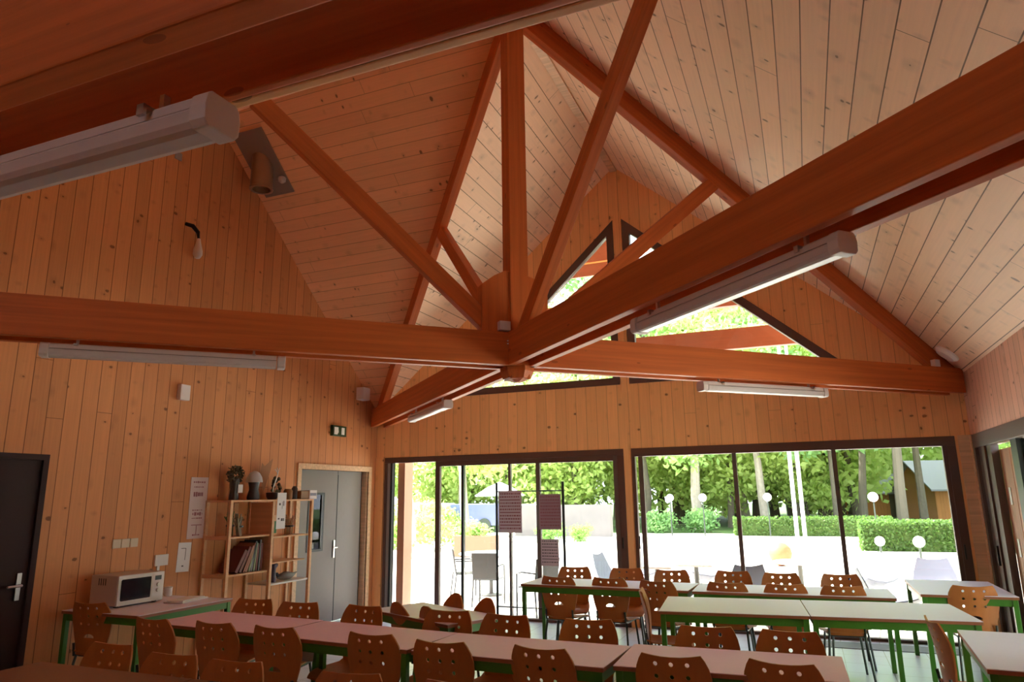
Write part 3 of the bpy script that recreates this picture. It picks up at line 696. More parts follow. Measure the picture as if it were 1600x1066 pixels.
# ------------------------------------------------------------------ shelf unit
su = thing('shelf_unit', 'open pine shelf unit against the left wall beside the grey doors', 'shelf', (0, -2.66, 0))
def sbox(nm_, a, b, mat=m_shelf, par=su):
    mb = MB(); mb.box(a, b); return mb.build(nm_, mat, par, off=(0, -2.66, 0), bevel=.003)
for y in (-3.36, -2.69, -1.98):
    sbox('upright', (.335, y-.02, 0), (.37, y+.02, 1.66)); sbox('upright', (.004, y-.02, 0), (.03, y+.02, 1.66))
for z in (1.25, .85, .42): sbox('side_rail', (.03, -3.375, z), (.335, -3.355, z+.04))
sbox('side_panel', (.03, -2.70, .86), (.335, -2.68, 1.645))
sbox('shelf_board', (.0, -3.38, 1.655), (.37, -1.96, 1.675))
sbox('shelf_board', (.03, -3.34, 1.26), (.34, -2.70, 1.28)); sbox('shelf_board', (.03, -3.34, .86), (.34, -2.70, .88)); sbox('shelf_board', (.03, -3.34, .42), (.34, -2.70, .44))
sbox('shelf_board', (.03, -2.67, 1.23), (.34, -2.0, 1.25)); sbox('shelf_board', (.03, -2.67, .94), (.34, -2.05, .955)); sbox('shelf_board', (.0, -2.67, .70), (.36, -2.0, .72), m_white)
sbox('back_panel', (.004, -2.97, .86), (.03, -2.90, 1.64))
# things on it
SZ = 1.677
t = thing('flower_arrangement', 'dark dried wreath in a narrow vase on top of the shelf, left end', 'arrangement', (.2, -3.17, SZ))
mb = MB(); mb.lathe([(.05, 0), (.055, .02), (.045, .12), (.055, .2), (.05, .24)], n=12); mb.build('vase', m_pot, t, smooth=True)
random.seed(5); mb = MB()
for k in range(320):
    a = random.uniform(0, 2*pi); r_ = .065+random.uniform(-.035, .04); c_ = Vector((random.uniform(-.04, .05), r_*cos(a), .28+r_*sin(a)*.95)); e1 = Vector((random.uniform(-1,1), random.uniform(-1,1), random.uniform(-1,1))).normalized()*.022; e2 = Vector((random.uniform(-1,1), random.uniform(-1,1), random.uniform(-1,1))).normalized()*.014
    mb.add([c_-e1, c_-e2, c_+e1, c_+e2], [(0,1,2,3)])
mb.build('leaves', m_leafd, t); mb = MB(); mb.box((.055, -.0, .08), (.06, .07, .17)); mb.build('label_card', m_white, t)
t = thing('desk_lamp', 'dark stand with a rounded grey-white head on top of the shelf, second from left', 'ornament', (.2, -2.86, SZ))
mb = MB(); mb.lathe([(.07, 0), (.075, .03), (.05, .12), (.065, .2), (.09, .2)], n=16); mb.build('stand', m_pot, t, smooth=True)
mb = MB(); mb.lathe([(.095, .2), (.095, .215), (.085, .26), (.055, .31), (.01, .335)], n=16); mb.build('dome', plain('grey dome', (.55, .56, .62), .5), t, smooth=True)
t = thing('twig_pot', 'black pot with pine cones and a white twig on the shelf top', 'plant pot', (.2, -2.54, SZ))
mb = MB(); mb.lathe([(.05, 0), (.07, .03), (.075, .08), (.06, .085)], n=14); mb.build('pot', m_pot, t, smooth=True)
mb = MB(); mb.tube([(.02, -.03, .05), (.03, -.02, .15), (.03, .02, .24), (.03, .045, .33), (.03, .02, .38)], [.009, .008, .007, .006, .004], 6); mb.tube([(.03, .045, .33), (.03, .075, .38)], .004, 5); mb.tube([(.03, .04, .31), (.03, -.01, .36)], .004, 5); mb.build('twig', m_lit, t)
mb = MB(); mb.add([(-.1, -.13, .28), (-.1, -.10, .44), (-.1, -.05, .40), (-.1, .09, .50), (-.1, .06, .36), (-.1, .02, .25), (-.1, -.04, .1), (-.095, -.13, .28)], [(0,1,2,3,4,5,6)]); mb.build('dry_leaf', plain('dry brown leaf', (.36, .17, .08), .8), t)
mb = MB(); random.seed(9)
for k in range(14):
    a = random.uniform(0, 2*pi); z_ = random.uniform(.08, .27); r_ = .075*(1-z_/.38)
    mb.lathe([(.006, -.022), (.022, -.01), (.022, .008), (.006, .024)], (r_*cos(a)-.0, .06+r_*sin(a), z_), n=7)
mb.build('pine_cones', m_leafd, t)
t = thing('jar', 'brown jar with a dark top among the things on the shelf top', 'jar', (.26, -2.33, SZ)); mb = MB(); mb.lathe([(.05, 0), (.055, .02), (.055, .1), (.04, .125)], n=14); mb.build('body', m_brown, t, smooth=True)
mb = MB(); mb.lathe([(.035, 0), (.038, .13), (.02, .16)], (0, 0, 0), n=12); o = mb.build('bottle', m_pot, smooth=True); o.location = (.26, -2.21, SZ); tag(o, 'small dark bottle beside the brown box on the shelf top', 'bottle')
mb = MB(); mb.box((-.06, -.075, 0), (.06, .075, .10)); o = mb.build('wooden_box', m_brown, bevel=.004); o.location = (.26, -2.08, SZ); tag(o, 'plain brown box near the right end of the shelf top', 'box')
t = thing('paper_box', 'white box with a grey-blue stripe overhanging the right end of the shelf top', 'box', (.24, -1.93, SZ)); mb = MB(); mb.box((-.09, -.07, 0), (.09, .075, .11)); mb.build('body', m_paper, t, bevel=.002); mb = MB(); mb.box((.09, -.06, .04), (.0915, .066, .075)); mb.build('stripe', plain('grey blue stripe', (.2, .2, .28), .6), t)
def bundle(nm_, loc, h_, w_, mat, label, cat, lean=0, n_=34, wrap=True):
    random.seed(int(h_*1000)); t = thing(nm_, label, cat, loc); mb = MB()
    for k in range(n_):
        a = random.uniform(0, 2*pi); r0 = random.uniform(0, w_*.25); r1 = random.uniform(0, w_*.55); hh = h_*random.uniform(.75, 1)
        mb.tube([(r0*cos(a), r0*sin(a), 0), (r0*cos(a), r0*sin(a)+lean*.5, hh*.5), (r1*cos(a), r1*sin(a)+lean, hh)], .0065, 5)
    mb.build('stems', mat, t)
    if wrap: mb = MB(); mb.lathe([(w_*.32, h_*.38), (w_*.34, h_*.46)], n=10); mb.build('tie', m_pot, t)
    return t
bundle('herb_bundle', (.18, -3.17, 1.281), .27, .14, m_leafg, 'bundle of dried green stalks on the upper left shelf', 'dried plants')
bundle('herb_bundle', (.28, -3.13, 1.281), .25, .12, plain('grey stems', (.3, .27, .2), .8), 'leaning bundle of grey dried stalks on the upper left shelf', 'dried plants', lean=-.05)
bundle('wood_bundle', (.2, -2.21, 1.251), .24, .20, plain('pale sticks', (.5, .3, .18), .8), 'bundle of pale sticks tied near the top on the right-hand shelf', 'sticks', n_=36)
t = thing('picture_frame', 'small pale frame with a green picture on the upper shelf', 'picture', (.24, -2.55, 1.252)); mb = MB(); mb.box((-.01, -.075, 0), (.01, .075, .24)); mb.build('frame', m_shelf, t, bevel=.002); mb = MB(); mb.box((.01, -.058, .03), (.012, .058, .17)); mb.build('picture', plain('green picture', (.05, .2, .06), .6), t)
random.seed(4)
mats = [m_album, m_album, m_album2, m_album2, m_album3, m_pot, m_album3, m_album, m_pot, m_album]
yy_ = -3.17
for k, (mt_, lean, hh, th_) in enumerate(zip(mats, (.55, .5, .45, .42, .3, .2, .12, .08, .04, .0), (.27, .3, .31, .33, .31, .33, .31, .3, .34, .3), (.04, .035, .02, .03, .018, .03, .018, .03, .02, .03))):
    mb = MB(); mb.box((-.12, -th_/2, 0), (.12, th_/2, hh)); mb.box((-.118, -th_/2+.003, hh-.002), (.118, th_/2-.003, hh+.001), mi=1)
    o = mb.build('album', [mt_, m_paper]); o.location = (.19, yy_, .882+th_/2*sin(lean)); o.rotation_euler = (-lean, 0, 0); yy_ += th_/cos(lean)+.014
    tag(o, f'{["dark red", "dark red", "brown", "brown", "pale green", "black", "pale green", "dark red", "black", "dark red"][k]} album on the middle left shelf, {(o_+["ninth", "tenth"])[k]} from the left', 'album', 'albums leaning on the middle shelf')
t = sheet('calendar', -2.57, 1.545, .155, .42, 0, 'white wall calendar with small pictures hanging on the front of the shelf', m_ink, x=.375,
          rows=[(.18, .12, -.3, -.08, 't'), (.15, .2, .05, .09, 'bar'), (.2, .14, .18, .3, 't'), (-.22, .05, -.35, -.1, 't'), (-.25, .12, .0, .35, 't')])
t = thing('boot_vase', 'dark purple boot-shaped vase on the white shelf board', 'vase', (.26, -2.52, .722)); mb = MB(); mb.tube([(0,0,0), (0,0,.08), (0,.005,.14), (0,-.0,.2)], [.045, .035, .03, .04], 12); mb.build('shaft', m_purple, t, smooth=True)
mb = MB(); mb.tube([(0,.02,.15), (0,.05,.19), (0,.06,.2)], [.018, .024, .02], 8); mb.build('lip', m_purple, t, smooth=True)
t = thing('decoy_duck', 'carved grey-brown duck lying beside the purple vase on the white shelf board', 'ornament', (.25, -2.27, .722))
mb = MB(); mb.tube([(0,-.16,.04), (0,-.11,.045), (0,-.03,.05), (0,.05,.045), (0,.12,.05), (0,.2,.075)], [.01, .035, .05, .045, .025, .004], 12); mb.build('body', plain('duck paint', (.14, .11, .09), .5, noise=.3, nscale=30), t, smooth=True)
mb = MB(); mb.tube([(0,-.14,.05), (0,-.17,.085), (0,-.2,.09)], [.018, .02, .008], 8); mb.build('head', m_pot, t, smooth=True)

# ------------------------------------------------------------------ display rack with printed sheets at the back window
rk = thing('display_rack', 'black metal stand with two uprights in front of the left glazing', 'display rack', (2.70, -.35, 0))
for x in (-.485, .485):
    mb = MB(); mb.tube([(x, 0, .03), (x, 0, 1.86)], .018, 10); u = mb.build('upright', m_black, rk, smooth=True)
    mb = MB(); mb.tube([(x, -.22, .015), (x, .22, .015)], .015, 8); mb.build('foot', m_black, rk, smooth=True)
for z in (1.74, .23):
    mb = MB(); mb.tube([(-.485, 0, z), (.485, 0, z)], .008, 8); mb.build('rail', m_black, rk, smooth=True)
def hang(name, x, z, w_, h_, rows, ink, label, mat, lean=0):
    t = thing(name, label, 'printed sheet', (x, -.362, z))
    mb = MB(); mb.box((-w_/2, -.003, -h_/2), (w_/2, 0, h_/2)); mb.build('paper', mat, t)
    mb = MB(); random.seed(int(x*100))
    for i in range(rows):
        zc = h_/2*.86 - i*h_*.9/rows; k = -w_*.44
        if i % 4 == 2: mb.box((k, -.0042, zc-h_*.016), (w_*.44, -.003, zc+h_*.010)); continue
        while k < w_*.42:
            ww = random.uniform(.012, .035); mb.box((k, -.004, zc-h_*.022), (min(k+ww, w_*.45), -.003, zc+h_*.014)); k += ww+.008
    mb.build('print', ink, t); return t
m_sheet = sheetmat('mauve grey sheet', (.58, .50, .54))
hang('printed_sheet', 2.42, 1.47, .345, .56, 12, m_inkp, 'printed sheet hanging at the left of the black rack', m_sheet)
hang('printed_sheet', 3.0, 1.465, .31, .46, 10, m_inkp, 'dark printed sheet hanging at the right of the black rack', sheetmat('mauve sheet', (.36, .24, .28)))
hang('printed_sheet', 2.985, .94, .25, .34, 8, m_ink, 'lower printed sheet hanging at the right of the black rack', m_sheet)
for (x, z) in ((2.42, 1.745), (3.0, 1.69)): pass
o = MB().box((-.17, 0, 0), (.17, .004, .22)).build('paper_sheet', m_paper); o.location = (2.42, -4.74, .46); o.rotation_euler = (R(-10), 0, R(6)); tag(o, 'white sheet standing on a chair seat beneath the long tables', 'paper')

# ================================================================== OUTSIDE
GZ = -.1
mb = MB(); mb.box((-60, .16, GZ-.3), (70, 24, GZ)); mb.box((W+.16, -40, GZ-.3), (70, .16, GZ)); struct(mb.build('ground', m_gravel), 'pale gravel ground outside')
mb = MB(); mb.box((-60, 24, GZ-.3), (70, 120, GZ)); struct(mb.build('ground', m_grass), 'grass under the trees')
mb = MB(); mb.box((-60, -40, GZ-.3), (-.16, .16, GZ)); struct(mb.build('ground', m_gravel), 'gravel beside the hall')
mb = MB(); mb.box((-.16, -40, GZ-.3), (W+.16, YF-TH, GZ)); struct(mb.build('ground', m_gravel), 'gravel behind the hall')
# gable end truss of the overhang
eg = thing('gable_truss', 'reddish outdoor timber truss under the roof overhang, seen through the triangular windows', 'roof truss', (CX, 1.2, 0))
rise = (ZR-ZE)/CX
for (z0, z1) in ((3.76, 4.07), (4.42, 4.72)):
    hw = (ZR-z1)/rise-.05; beam('tie_beam', (CX-hw, 1.2, z0), (CX+hw, 1.2, z0), .12, z1-z0, eg, m_ext)
for s in (-1, 1):
    beam('rafter', (CX+s*(CX+.3), 1.2, ZE-.3*rise-.01), (CX+s*.02, 1.2, ZR-.01), .10, .2, eg, m_ext, top=True)
mb = MB(); mb.prism([(-1.38, 5.2), (-.30, 5.2), (-.30, 5.9), (-.62, 5.85)], -.01, .02, 'Y'); mb.build('infill_board', m_ext, eg)
mb = MB(); mb.box((-1.13, -.02, 5.40), (-.3, -.01, 5.425)); mb.build('batten', m_beam_pale, eg)
# pale wood post outside the open sliding door
mb = MB(); mb.box((.30, .17, GZ), (.42, .42, 2.5)); tag(mb.build('porch_post', m_extpost), 'pale pinkish wooden post just outside the open sliding door', 'post')
# outdoor chairs and tables
def outdoor_table(name, loc, r_, label, h_=.75, square=None):
    t = thing(name, label, 'table', loc, 0, 'white outdoor tables on the terrace')
    mb = MB()
    if square: mb.box((-square[0], -square[1], h_-.03), (square[0], square[1], h_))
    else: mb.lathe([(r_-.02, h_-.03), (r_, h_-.02), (r_, h_-.005), (r_-.01, h_)], n=32)
    mb.build('tabletop', m_whitep, t); mb = MB(); mb.lathe([(.2, 0), (.2, .02), (.04, .04), (.035, h_-.03)], n=16); mb.build('pedestal', plain('grey pedestal', (.10, .095, .09), .5) if 'grey pedestal' not in bpy.data.materials else bpy.data.materials['grey pedestal'], t)
    return t
outdoor_table('outdoor_table', (6.0, 2.46, GZ), .38, 'round white pedestal table on the terrace outside the middle pane')
outdoor_table('outdoor_table', (4.05, 1.35, GZ), .3, 'white terrace table just right of the wooden window post', square=(.26, .3))
outdoor_table('outdoor_table', (4.56, 1.75, GZ), .3, 'white terrace table with a rounded corner, right of another white one', square=(.26, .25))
outdoor_table('outdoor_table', (.66, 2.9, GZ), .6, 'large round terrace table among dark mesh chairs behind the black rack')
def mesh_chair():
    t = thing('mesh_chair', 'x', 'chair', (0,0,0), 0, 'dark mesh armchairs on the terrace')
    mb = MB(); mb.box((-.2, -.19, .42), (.2, .22, .435)); mb.build('seat', m_mesh, t)
    mb = MB(); mb.add([(-.21, -.2, .44), (.21, -.2, .44), (.215, -.27, .86), (-.215, -.27, .86), (-.21, -.215, .44), (.21, -.215, .44), (.215, -.285, .86), (-.215, -.285, .86)], [(0,1,2,3), (7,6,5,4), (3,2,6,7), (0,3,7,4), (1,5,6,2), (0,4,5,1)]); mb.build('backrest', m_mesh, t)
    for s in (-1, 1):
        MB().tube([(s*.22, .22, 0), (s*.22, .22, .62), (s*.22, .1, .65), (s*.22, -.22, .65)], .013).build('arm', m_mesh, t, smooth=True)
        MB().tube([(s*.22, -.25, 0), (s*.21, -.2, .43), (s*.215, -.27, .86)], .013).build('leg', m_mesh, t, smooth=True)
    return reg(t)
K = mesh_chair(); K.location = (1.13, 1.75, GZ); K.rotation_euler = (0,0,R(10)); K['label'] = 'dark mesh armchair with its back to the glazing, left of the rack'
copy_tree(K, None, (.36, 2.45, GZ), R(-55), 'dark mesh armchair turned sideways at the left of the round terrace table')
copy_tree(K, None, (2.3, .95, GZ), R(60), 'grey mesh armchair seen between the rack uprights')
def shell_chair():
    t = thing('lounge_chair', 'x', 'chair', (0,0,0), 0, 'pale grey lounge chairs on the terrace')
    vs = []; fs = []; prof = [(.32, .40), (.2, .36), (0, .33), (-.15, .35), (-.24, .45), (-.31, .6), (-.38, .8)]
    for j, (y, z) in enumerate(prof):
        hw = [.27, .29, .3, .3, .29, .26, .19][j]
        for i in range(7):
            u = i/3-1; vs.append((hw*u, y, z + .10*u*u*(1 if j < 4 else .3)))
    for j in range(6):
        for i in range(6): fs.append((j*7+i, j*7+i+1, (j+1)*7+i+1, (j+1)*7+i))
    n0 = len(vs); vs += [(x, y-.004, z-.02) for x, y, z in vs]; fs += [tuple(n0+i for i in f[::-1]) for f in fs[:36]]
    bd = list(range(7)) + [j*7+6 for j in range(1, 7)] + [42+i for i in range(5, -1, -1)] + [j*7 for j in range(5, 0, -1)]
    for a, b in zip(bd, bd[1:]+bd[:1]): fs.append((a, b, n0+b, n0+a))
    MB().add(vs, fs).build('shell', m_shell, t, smooth=True)
    for s in (-1, 1):
        for q in (-1, 1): MB().tube([(s*.14, q*.12, .33), (s*.22, q*.22, 0)], .014).build('leg', m_whitep, t, smooth=True)
    return reg(t)
LC = shell_chair(); LC.location = (3.22, 2.35, GZ); LC.rotation_euler = (0,0,R(-100)); LC['label'] = 'pale lounge chair left of the wooden window post, back to the left'
for (x, y, a, lab) in ((5.25, 1.3, 20, 'grey lounge chair outside, left of the first right-hand mullion'), (7.0, 3.2, 130, 'bluish lounge chair outside behind the second right-hand mullion'), (7.05, 1.1, -80, 'grey lounge chair close to the glazing behind the far tables'),
                       (7.75, 2.2, 175, 'bluish lounge chair seen from the front at the right end of the glazing'), (3.55, 3.6, 160, 'small pale lounge chair far out right of the window post'), (4.45, 3.4, 120, 'pale lounge chair far out behind the terrace tables')):
    copy_tree(LC, None, (x, y, GZ), R(a), lab)
mb = MB(); mb.lathe([(.02, 0), (.15, .04), (.25, .17), (.28, .29), (.25, .42), (.15, .53), (.02, .57)], n=24); o = mb.build('terracotta_ball', m_orange, smooth=True); o.location = (5.45, 9.7, GZ); tag(o, 'round orange ball planter on the bright terrace', 'planter')
# globe lamps
def globe(x, y, z, r_, label):
    t = thing('globe_lamp', label, 'lamp', (x, y, GZ), 0, 'white globe lamps outside')
    mb = MB(); mb.lathe([(.03, 0), (.025, z-GZ-r_*.9)], n=8); mb.build('pole', m_tube, t)
    mb = MB(); pr = [(max(.004, r_*sin(pi*i/10)), (z-GZ)-r_*cos(pi*i/10)) for i in range(11)]; mb.lathe(pr, n=18); mb.build('globe', m_whitep, t, smooth=True)
for (x, y, z, r_, lab) in ((.65, 22, 1.50, .16, 'white globe lamp, leftmost of those among the trees'), (2.04, 22, 1.49, .17, 'white globe lamp among the trees, second from the left'), (4.66, 22, 1.48, .17, 'white globe lamp left of the white flagpoles'),
                           (8.59, 22, 1.44, .19, 'white globe lamp in front of the wooden cabins'), (7.70, 9.88, .5, .115, 'low white globe lamp at the hedge, left one'), (8.51, 9.79, .5, .13, 'low white globe lamp at the hedge, right one')):
    globe(x, y, z, r_, lab)
for i, (x, lab) in enumerate(((5.80, 'white flagpole, left one of the pair behind the round table'), (6.02, 'white flagpole, right one of the pair behind the round table'))):
    mb = MB(); mb.lathe([(.06, 0), (.055, 4), (.04, 8)], n=12); o = mb.build('flagpole', m_whitep, smooth=True); o.location = (x, 14.5+.3*i, GZ); tag(o, lab, 'flagpole', 'white flagpoles')
# low pale wall, planter, tarpaulins, parasols
mb = MB(); mb.box((-6.2, 20.8, GZ), (-1.75, 21.2, 1.25)); tag(mb.build('garden_wall', m_stone), 'pale low garden wall left of the wooden window post', 'wall')
def cover(x0, x1, y, z, mat, label):
    t = thing('covered_trailer', label, 'trailer', ((x0+x1)/2, y, GZ)); hw = (x1-x0)/2
    mb = MB(); mb.prism([(-hw, .35), (hw, .35), (hw, z-.1), (hw-.15, z), (-hw+.15, z), (-hw, z-.1)], -.9, .9, 'Y'); mb.build('cover', mat, t, bevel=.03)
    for s in (-1, 1): MB().tube([(s*hw*.5, -.95, .35), (s*hw*.5, -.75, .35)], .35, 16).build('wheel', m_tube, t)
cover(-16.2, -11.5, 24.5, 1.45, m_whitep, 'long white covered trailer parked at the far left')
cover(-10.9, -8.2, 24.2, 1.4, m_blue, 'pale blue covered trailer parked beside the white one')
cover(-7.7, -6.0, 24.6, 1.35, m_whitep, 'short white covered trailer right of the pale blue one')
t = thing('planter_box', 'wooden planter box with green plants on the terrace at the left', 'planter', (-3.2, 10.4, GZ))
mb = MB(); mb.prism([(-.62, -.3), (.62, -.3), (.62, .3), (-.62, .3)], 0, .62, 'Z'); mb.build('box', m_planter, t, bevel=.01)
random.seed(12)
def leafcloud(mb, c, rx, ry, rz, n, s, shell=.55):
    for k in range(n):
        v = Vector((random.gauss(0,1), random.gauss(0,1), random.gauss(0,1))).normalized()*random.uniform(shell, 1)
        p = Vector((c[0]+v.x*rx, c[1]+v.y*ry, c[2]+v.z*rz))
        a = Vector((random.gauss(0,1), random.gauss(0,1), random.gauss(0,1))).normalized(); b = a.cross(Vector((random.gauss(0,1), random.gauss(0,1), random.gauss(0,1)))).normalized()
        q = s*random.uniform(.6, 1.2); mb.add([p-a*q, p-b*q*.55, p+a*q, p+b*q*.55], [(0,1,2,3)])
mb = MB(); leafcloud(mb, (0,0,.78), .6, .3, .22, 500, .06, .1); mb.build('foliage', m_leaf[0], t)
def parasol(x, y, z, r_, closed, label):
    t = thing('parasol', label, 'parasol', (x, y, GZ)); mb = MB(); mb.lathe([(.2, 0), (.2, .05), (.025, .07), (.025, z)], n=10); mb.build('pole', m_whitep, t)
    mb = MB(); mb.lathe([(.16, .5), (.12, 1.1), (.03, z+.05)] if closed else [(r_, z-.55), (r_*.5, z-.22), (.03, z), (.02, z-.03), (r_*.5, z-.25), (r_-.02, z-.58)], n=8); mb.build('canopy', m_whitep, t)
parasol(-4.9, 9.4, 1.75, .2, True, 'closed white parasol outside the left pane')
parasol(-5.5, 17.5, 2.35, 1.1, False, 'open white parasol behind the display rack')
# hedge
random.seed(21)
def hedge(x, y, lx, ly, h_, mat, label, n):
    t = thing('hedge', label, 'hedge', (x, y, GZ)); mb = MB(); mb.box((-lx/2+.08, -ly/2+.08, 0), (lx/2-.08, ly/2-.08, h_-.08)); mb.build('core', plain('hedge core', (.06, .10, .02), .9) if 'hedge core' not in bpy.data.materials else bpy.data.materials['hedge core'], t)
    mb = MB()
    for k in range(n):
        f = random.random(); 
        if f < .55: p = Vector((random.uniform(-lx/2, lx/2), -ly/2+random.uniform(-.03, .1), random.uniform(0, h_)))
        elif f < .85: p = Vector((random.uniform(-lx/2, lx/2), random.uniform(-ly/2, ly/2), h_-random.uniform(-.04, .08)))
        else: p = Vector((random.choice((-1, 1))*lx/2, random.uniform(-ly/2, ly/2), random.uniform(0, h_)))
        a = Vector((random.gauss(0,1), random.gauss(0,1), random.gauss(0,1))).normalized(); b = a.cross(Vector((random.gauss(0,1), random.gauss(0,1), random.gauss(0,1)))).normalized(); q = random.uniform(.04, .075)
        mb.add([p-a*q, p-b*q*.6, p+a*q, p+b*q*.6], [(0,1,2,3)])
    mb.build('leaves', mat, t)
hedge(10.4, 15.4, 5.6, 1.0, .86, m_leafh, 'clipped green hedge in front of the wooden cabins', 5200)
hedge(6.2, 22.8, 6.0, 1.0, .75, m_leafh, 'lower far hedge behind the flagpoles', 2600)
# cabins
def cabin(x, y, lx, ly, h_, rh, rz_, label):
    t = thing('wooden_cabin', label, 'cabin', (x, y, GZ), R(rz_)); hx, hy = lx/2, ly/2
    mb = MB(); mb.prism([(-hy, 0), (hy, 0), (hy, h_), (0, h_+rh), (-hy, h_)], -hx, hx, 'X'); mb.build('walls', m_cabin, t)
    for s in (-1, 1):
        mb = MB(); e = .4; zz = h_-e*rh/hy; vs = [(-hx-.4, 0, h_+rh+.06), (hx+.4, 0, h_+rh+.06), (hx+.4, s*(hy+e), zz+.06), (-hx-.4, s*(hy+e), zz+.06)]; vs += [(a, b, c+.1) for a, b, c in vs]
        mb.add(vs, [(0,1,2,3), (4,5,6,7), (0,1,5,4), (1,2,6,5), (2,3,7,6), (3,0,4,7)]); mb.build('roof', m_roofg, t)
    mb = MB(); mb.box((-hx*.3, -hy-.03, 0), (hx*.1, -hy, 1.9)); mb.build('door', m_barkd, t)
cabin(15.6, 44, 6.5, 5, 1.9, 1.6, 20, 'large wooden cabin with grey roof beyond the hedge, rightmost')
cabin(12.0, 48, 4.0, 4, 1.7, 1.1, 0, 'smaller wooden cabin with pale roof beyond the hedge')
cabin(9.6, 54, 4.0, 4, 1.6, 1.0, 0, 'farthest cabin with white roof, left of the others')
# trees
def make_tree(kind, seed, trunk_r, h_, mat, bark):
    random.seed(seed); t = thing('tree', 'x', 'tree', (0,0,0), 0, 'trees beyond the terrace')
    mb = MB(); pts = [(0,0,0)]; 
    for k in range(1, 7): pts.append((pts[-1][0]+random.uniform(-.15,.15), pts[-1][1]+random.uniform(-.15,.15), h_*k/6.5))
    mb.tube(pts, [trunk_r*(1-.11*k) for k in range(7)], 9)
    for k in range(7):
        z = h_*random.uniform(.35, .85); a = random.uniform(0, 2*pi); l_ = random.uniform(1.0, 2.4)
        mb.tube([(0,0,z), (l_*.5*cos(a), l_*.5*sin(a), z+l_*.3), (l_*cos(a), l_*sin(a), z+l_*.75)], [trunk_r*.35, trunk_r*.22, .02], 6)
    mb.build('trunk', bark, t, smooth=True)
    mb = MB()
    for k in range(26):
        zf = random.uniform({'tall': .30, 'high': .48, 'bush': .08}[kind], 1.02); a = random.uniform(0, 2*pi); rr = random.uniform(.3, 2.5)*(1.15-abs(zf-.6))
        leafcloud(mb, (rr*cos(a), rr*sin(a), zf*h_), 1.25, 1.25, .85, 150, .17, .2)
    mb.build('crown', mat, t); return reg(t)
TR = [make_tree('tall', 1, .26, 10, m_leaf[0], m_bark), make_tree('tall', 2, .18, 11, m_leaf[2], m_barkd), make_tree('bush', 3, .16, 7.5, m_leaf[1], m_barkd), make_tree('tall', 4, .20, 9.5, m_leaf[1], m_bark), make_tree('high', 5, .22, 10.5, m_leaf[0], m_barkd)]
tp = [(0, 1.2, 26.5), (1, -1.6, 27.5), (3, 4.2, 28), (1, 7.4, 27), (4, 9.9, 25.5), (4, 12.3, 26.5), (2, -5.0, 26.5), (2, -9.5, 27.5), (2, -14.5, 29), (0, -12, 27), (2, -7.2, 26.8), (2, -11.8, 27.8), (2, -5.8, 28.8), (1, 15.6, 30), (2, -19, 28),
      (3, -3.2, 32), (0, 2.8, 34), (1, 6.0, 35), (4, 8.6, 29), (1, -7.5, 35), (2, -.5, 38), (4, 16.6, 38), (2, 18, 38), (2, -12.5, 37), (2, -18, 36), (0, 17.5, 27), (2, 4.0, 44), (2, 8.4, 47), (2, -4, 45), (2, 13, 56), (2, 18, 54), (2, 23, 46), (2, -10, 46), (2, -17, 46), (2, 0, 50), (2, 22, 33), (2, 6.2, 54), (2, -24, 40), (2, -23, 31),
      (2, 2.4, 29.5), (2, 5.6, 31.5), (2, 8.6, 33.5), (4, 11.3, 30), (2, -3.6, 29.5), (2, .2, 31.8), (2, -7, 30.6), (2, 3.0, 39.5), (2, 7.0, 41), (2, 16.2, 33), (2, 15.5, 48), (2, -6.5, 41), (2, 1.5, 44), (2, 5.0, 49), (2, -2, 42), (2, 3.6, 34.6), (2, 7.4, 36), (2, 20, 60), (2, 11, 62), (2, -1.2, 34.5), (2, -16, 33), (2, -9, 32), (2, 14, 6), (1, 16, 1.5), (2, 17, -3), (2, 13.5, 11.5), (3, -8.5, 20.5), (2, 20, -8), (2, 19, 8), (2, -16, 19)]
kn = ['pale-trunked light green tree', 'slim dark-trunked tree', 'bushy yellow-green tree', 'slender yellow-green tree', 'high-crowned dark-trunked tree']
firsts = set(); random.seed(33)
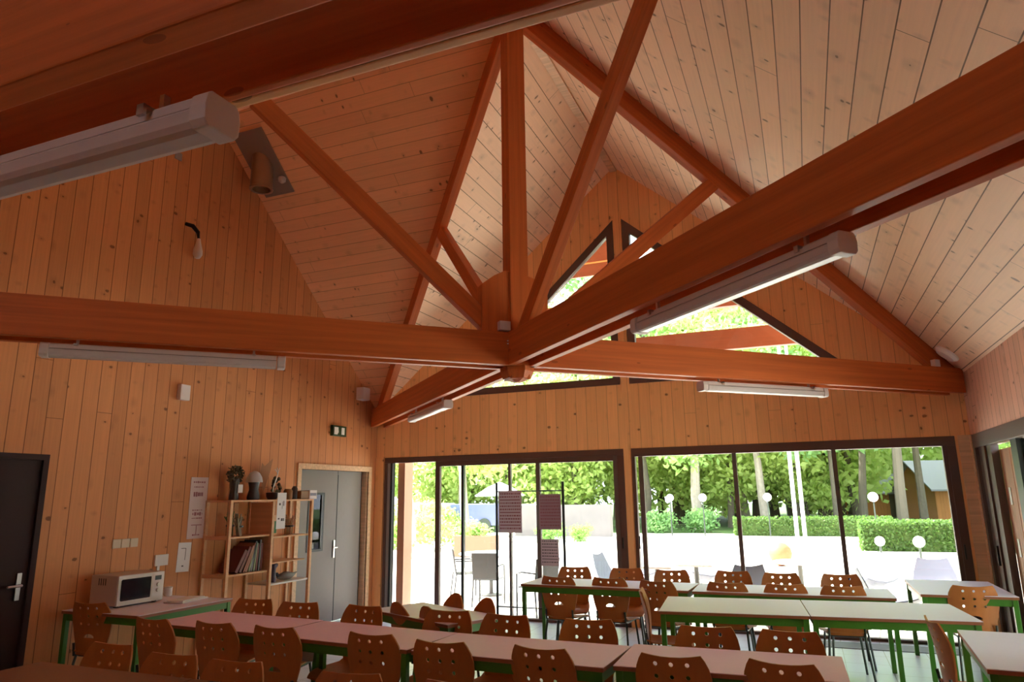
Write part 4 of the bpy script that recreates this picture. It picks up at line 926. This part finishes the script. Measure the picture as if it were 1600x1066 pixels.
for j, (k, x, y) in enumerate(tp):
    where = ('at the far right beyond the cabins' if x > 16 else 'above the hedge and cabins' if x > 9 else 'behind the right-hand panes' if x > 3 else 'beyond the wooden window post' if x > -4 else 'behind the left glazing') if y > 12 else 'outside the side glazing on the right'
    rank = ['front', 'second', 'third', 'back'][0 if y < 28 else 1 if y < 34 else 2 if y < 42 else 3]
    lab = f'{kn[k]} {where}, {rank} rank'
    sc_ = random.uniform(.9, 1.15)*(2.1 if y > 40 else 1.35 if y > 33 else 1)
    if k not in firsts: o = TR[k]; firsts.add(k); o.location = (x, y, GZ); o['label'] = lab
    else: o = copy_tree(TR[k], None, (x, y, GZ), random.uniform(0, 6), lab)
    o.scale = (sc_, sc_, sc_)
# shrubs
def make_shrub(seed, mat):
    random.seed(seed); t = thing('shrub', 'x', 'shrub', (0,0,0), 0, 'shrubs at the edge of the terrace'); mb = MB()
    for k in range(9): leafcloud(mb, (random.uniform(-.8,.8), random.uniform(-.5,.5), random.uniform(.25,.8)), .6, .5, .45, 110, .09, .3)
    mb.build('foliage', mat, t); mb = MB()
    for k in range(5): a = random.uniform(0, 6); mb.tube([(0,0,0), (.3*cos(a), .3*sin(a), .6)], [.03, .01], 5)
    mb.build('stems', m_barkd, t); return reg(t)
SH = [make_shrub(6, m_leaf[0]), make_shrub(7, m_leaf[2])]
fs_ = set()
for j, (k, x, y, s_) in enumerate([(0, -7.3, 12.6, 1.35), (1, -4.0, 22.2, 1.0), (1, -.4, 24.6, 1.0), (1, 1.0, 25.2, 1.1), (0, -5.3, 13.5, .9), (0, 3.6, 25.0, .6), (0, -11.3, 22.5, 1.4), (0, -3.4, 17.5, .6), (0, -2.2, 17.8, .6), (1, 8.0, 25.0, .7), (0, -9.3, 17.0, 1.5)]):
    lab = f'{["light", "darker"][k]} green shrub {["", "close to"][s_ < .8]} {"outside the open sliding door" if x < -6 else "beside the pale garden wall" if x < -1.9 else "at the foot of the trees"}, {o_[j] if j < 8 else ["ninth", "tenth", "eleventh"][j-8]} of the shrubs'.replace('  ', ' ')
    if k not in fs_: fs_.add(k); o = SH[k]; o.location = (x, y, GZ); o['label'] = lab
    else: o = copy_tree(SH[k], None, (x, y, GZ), j, lab)
    o.scale = (s_, s_, s_)
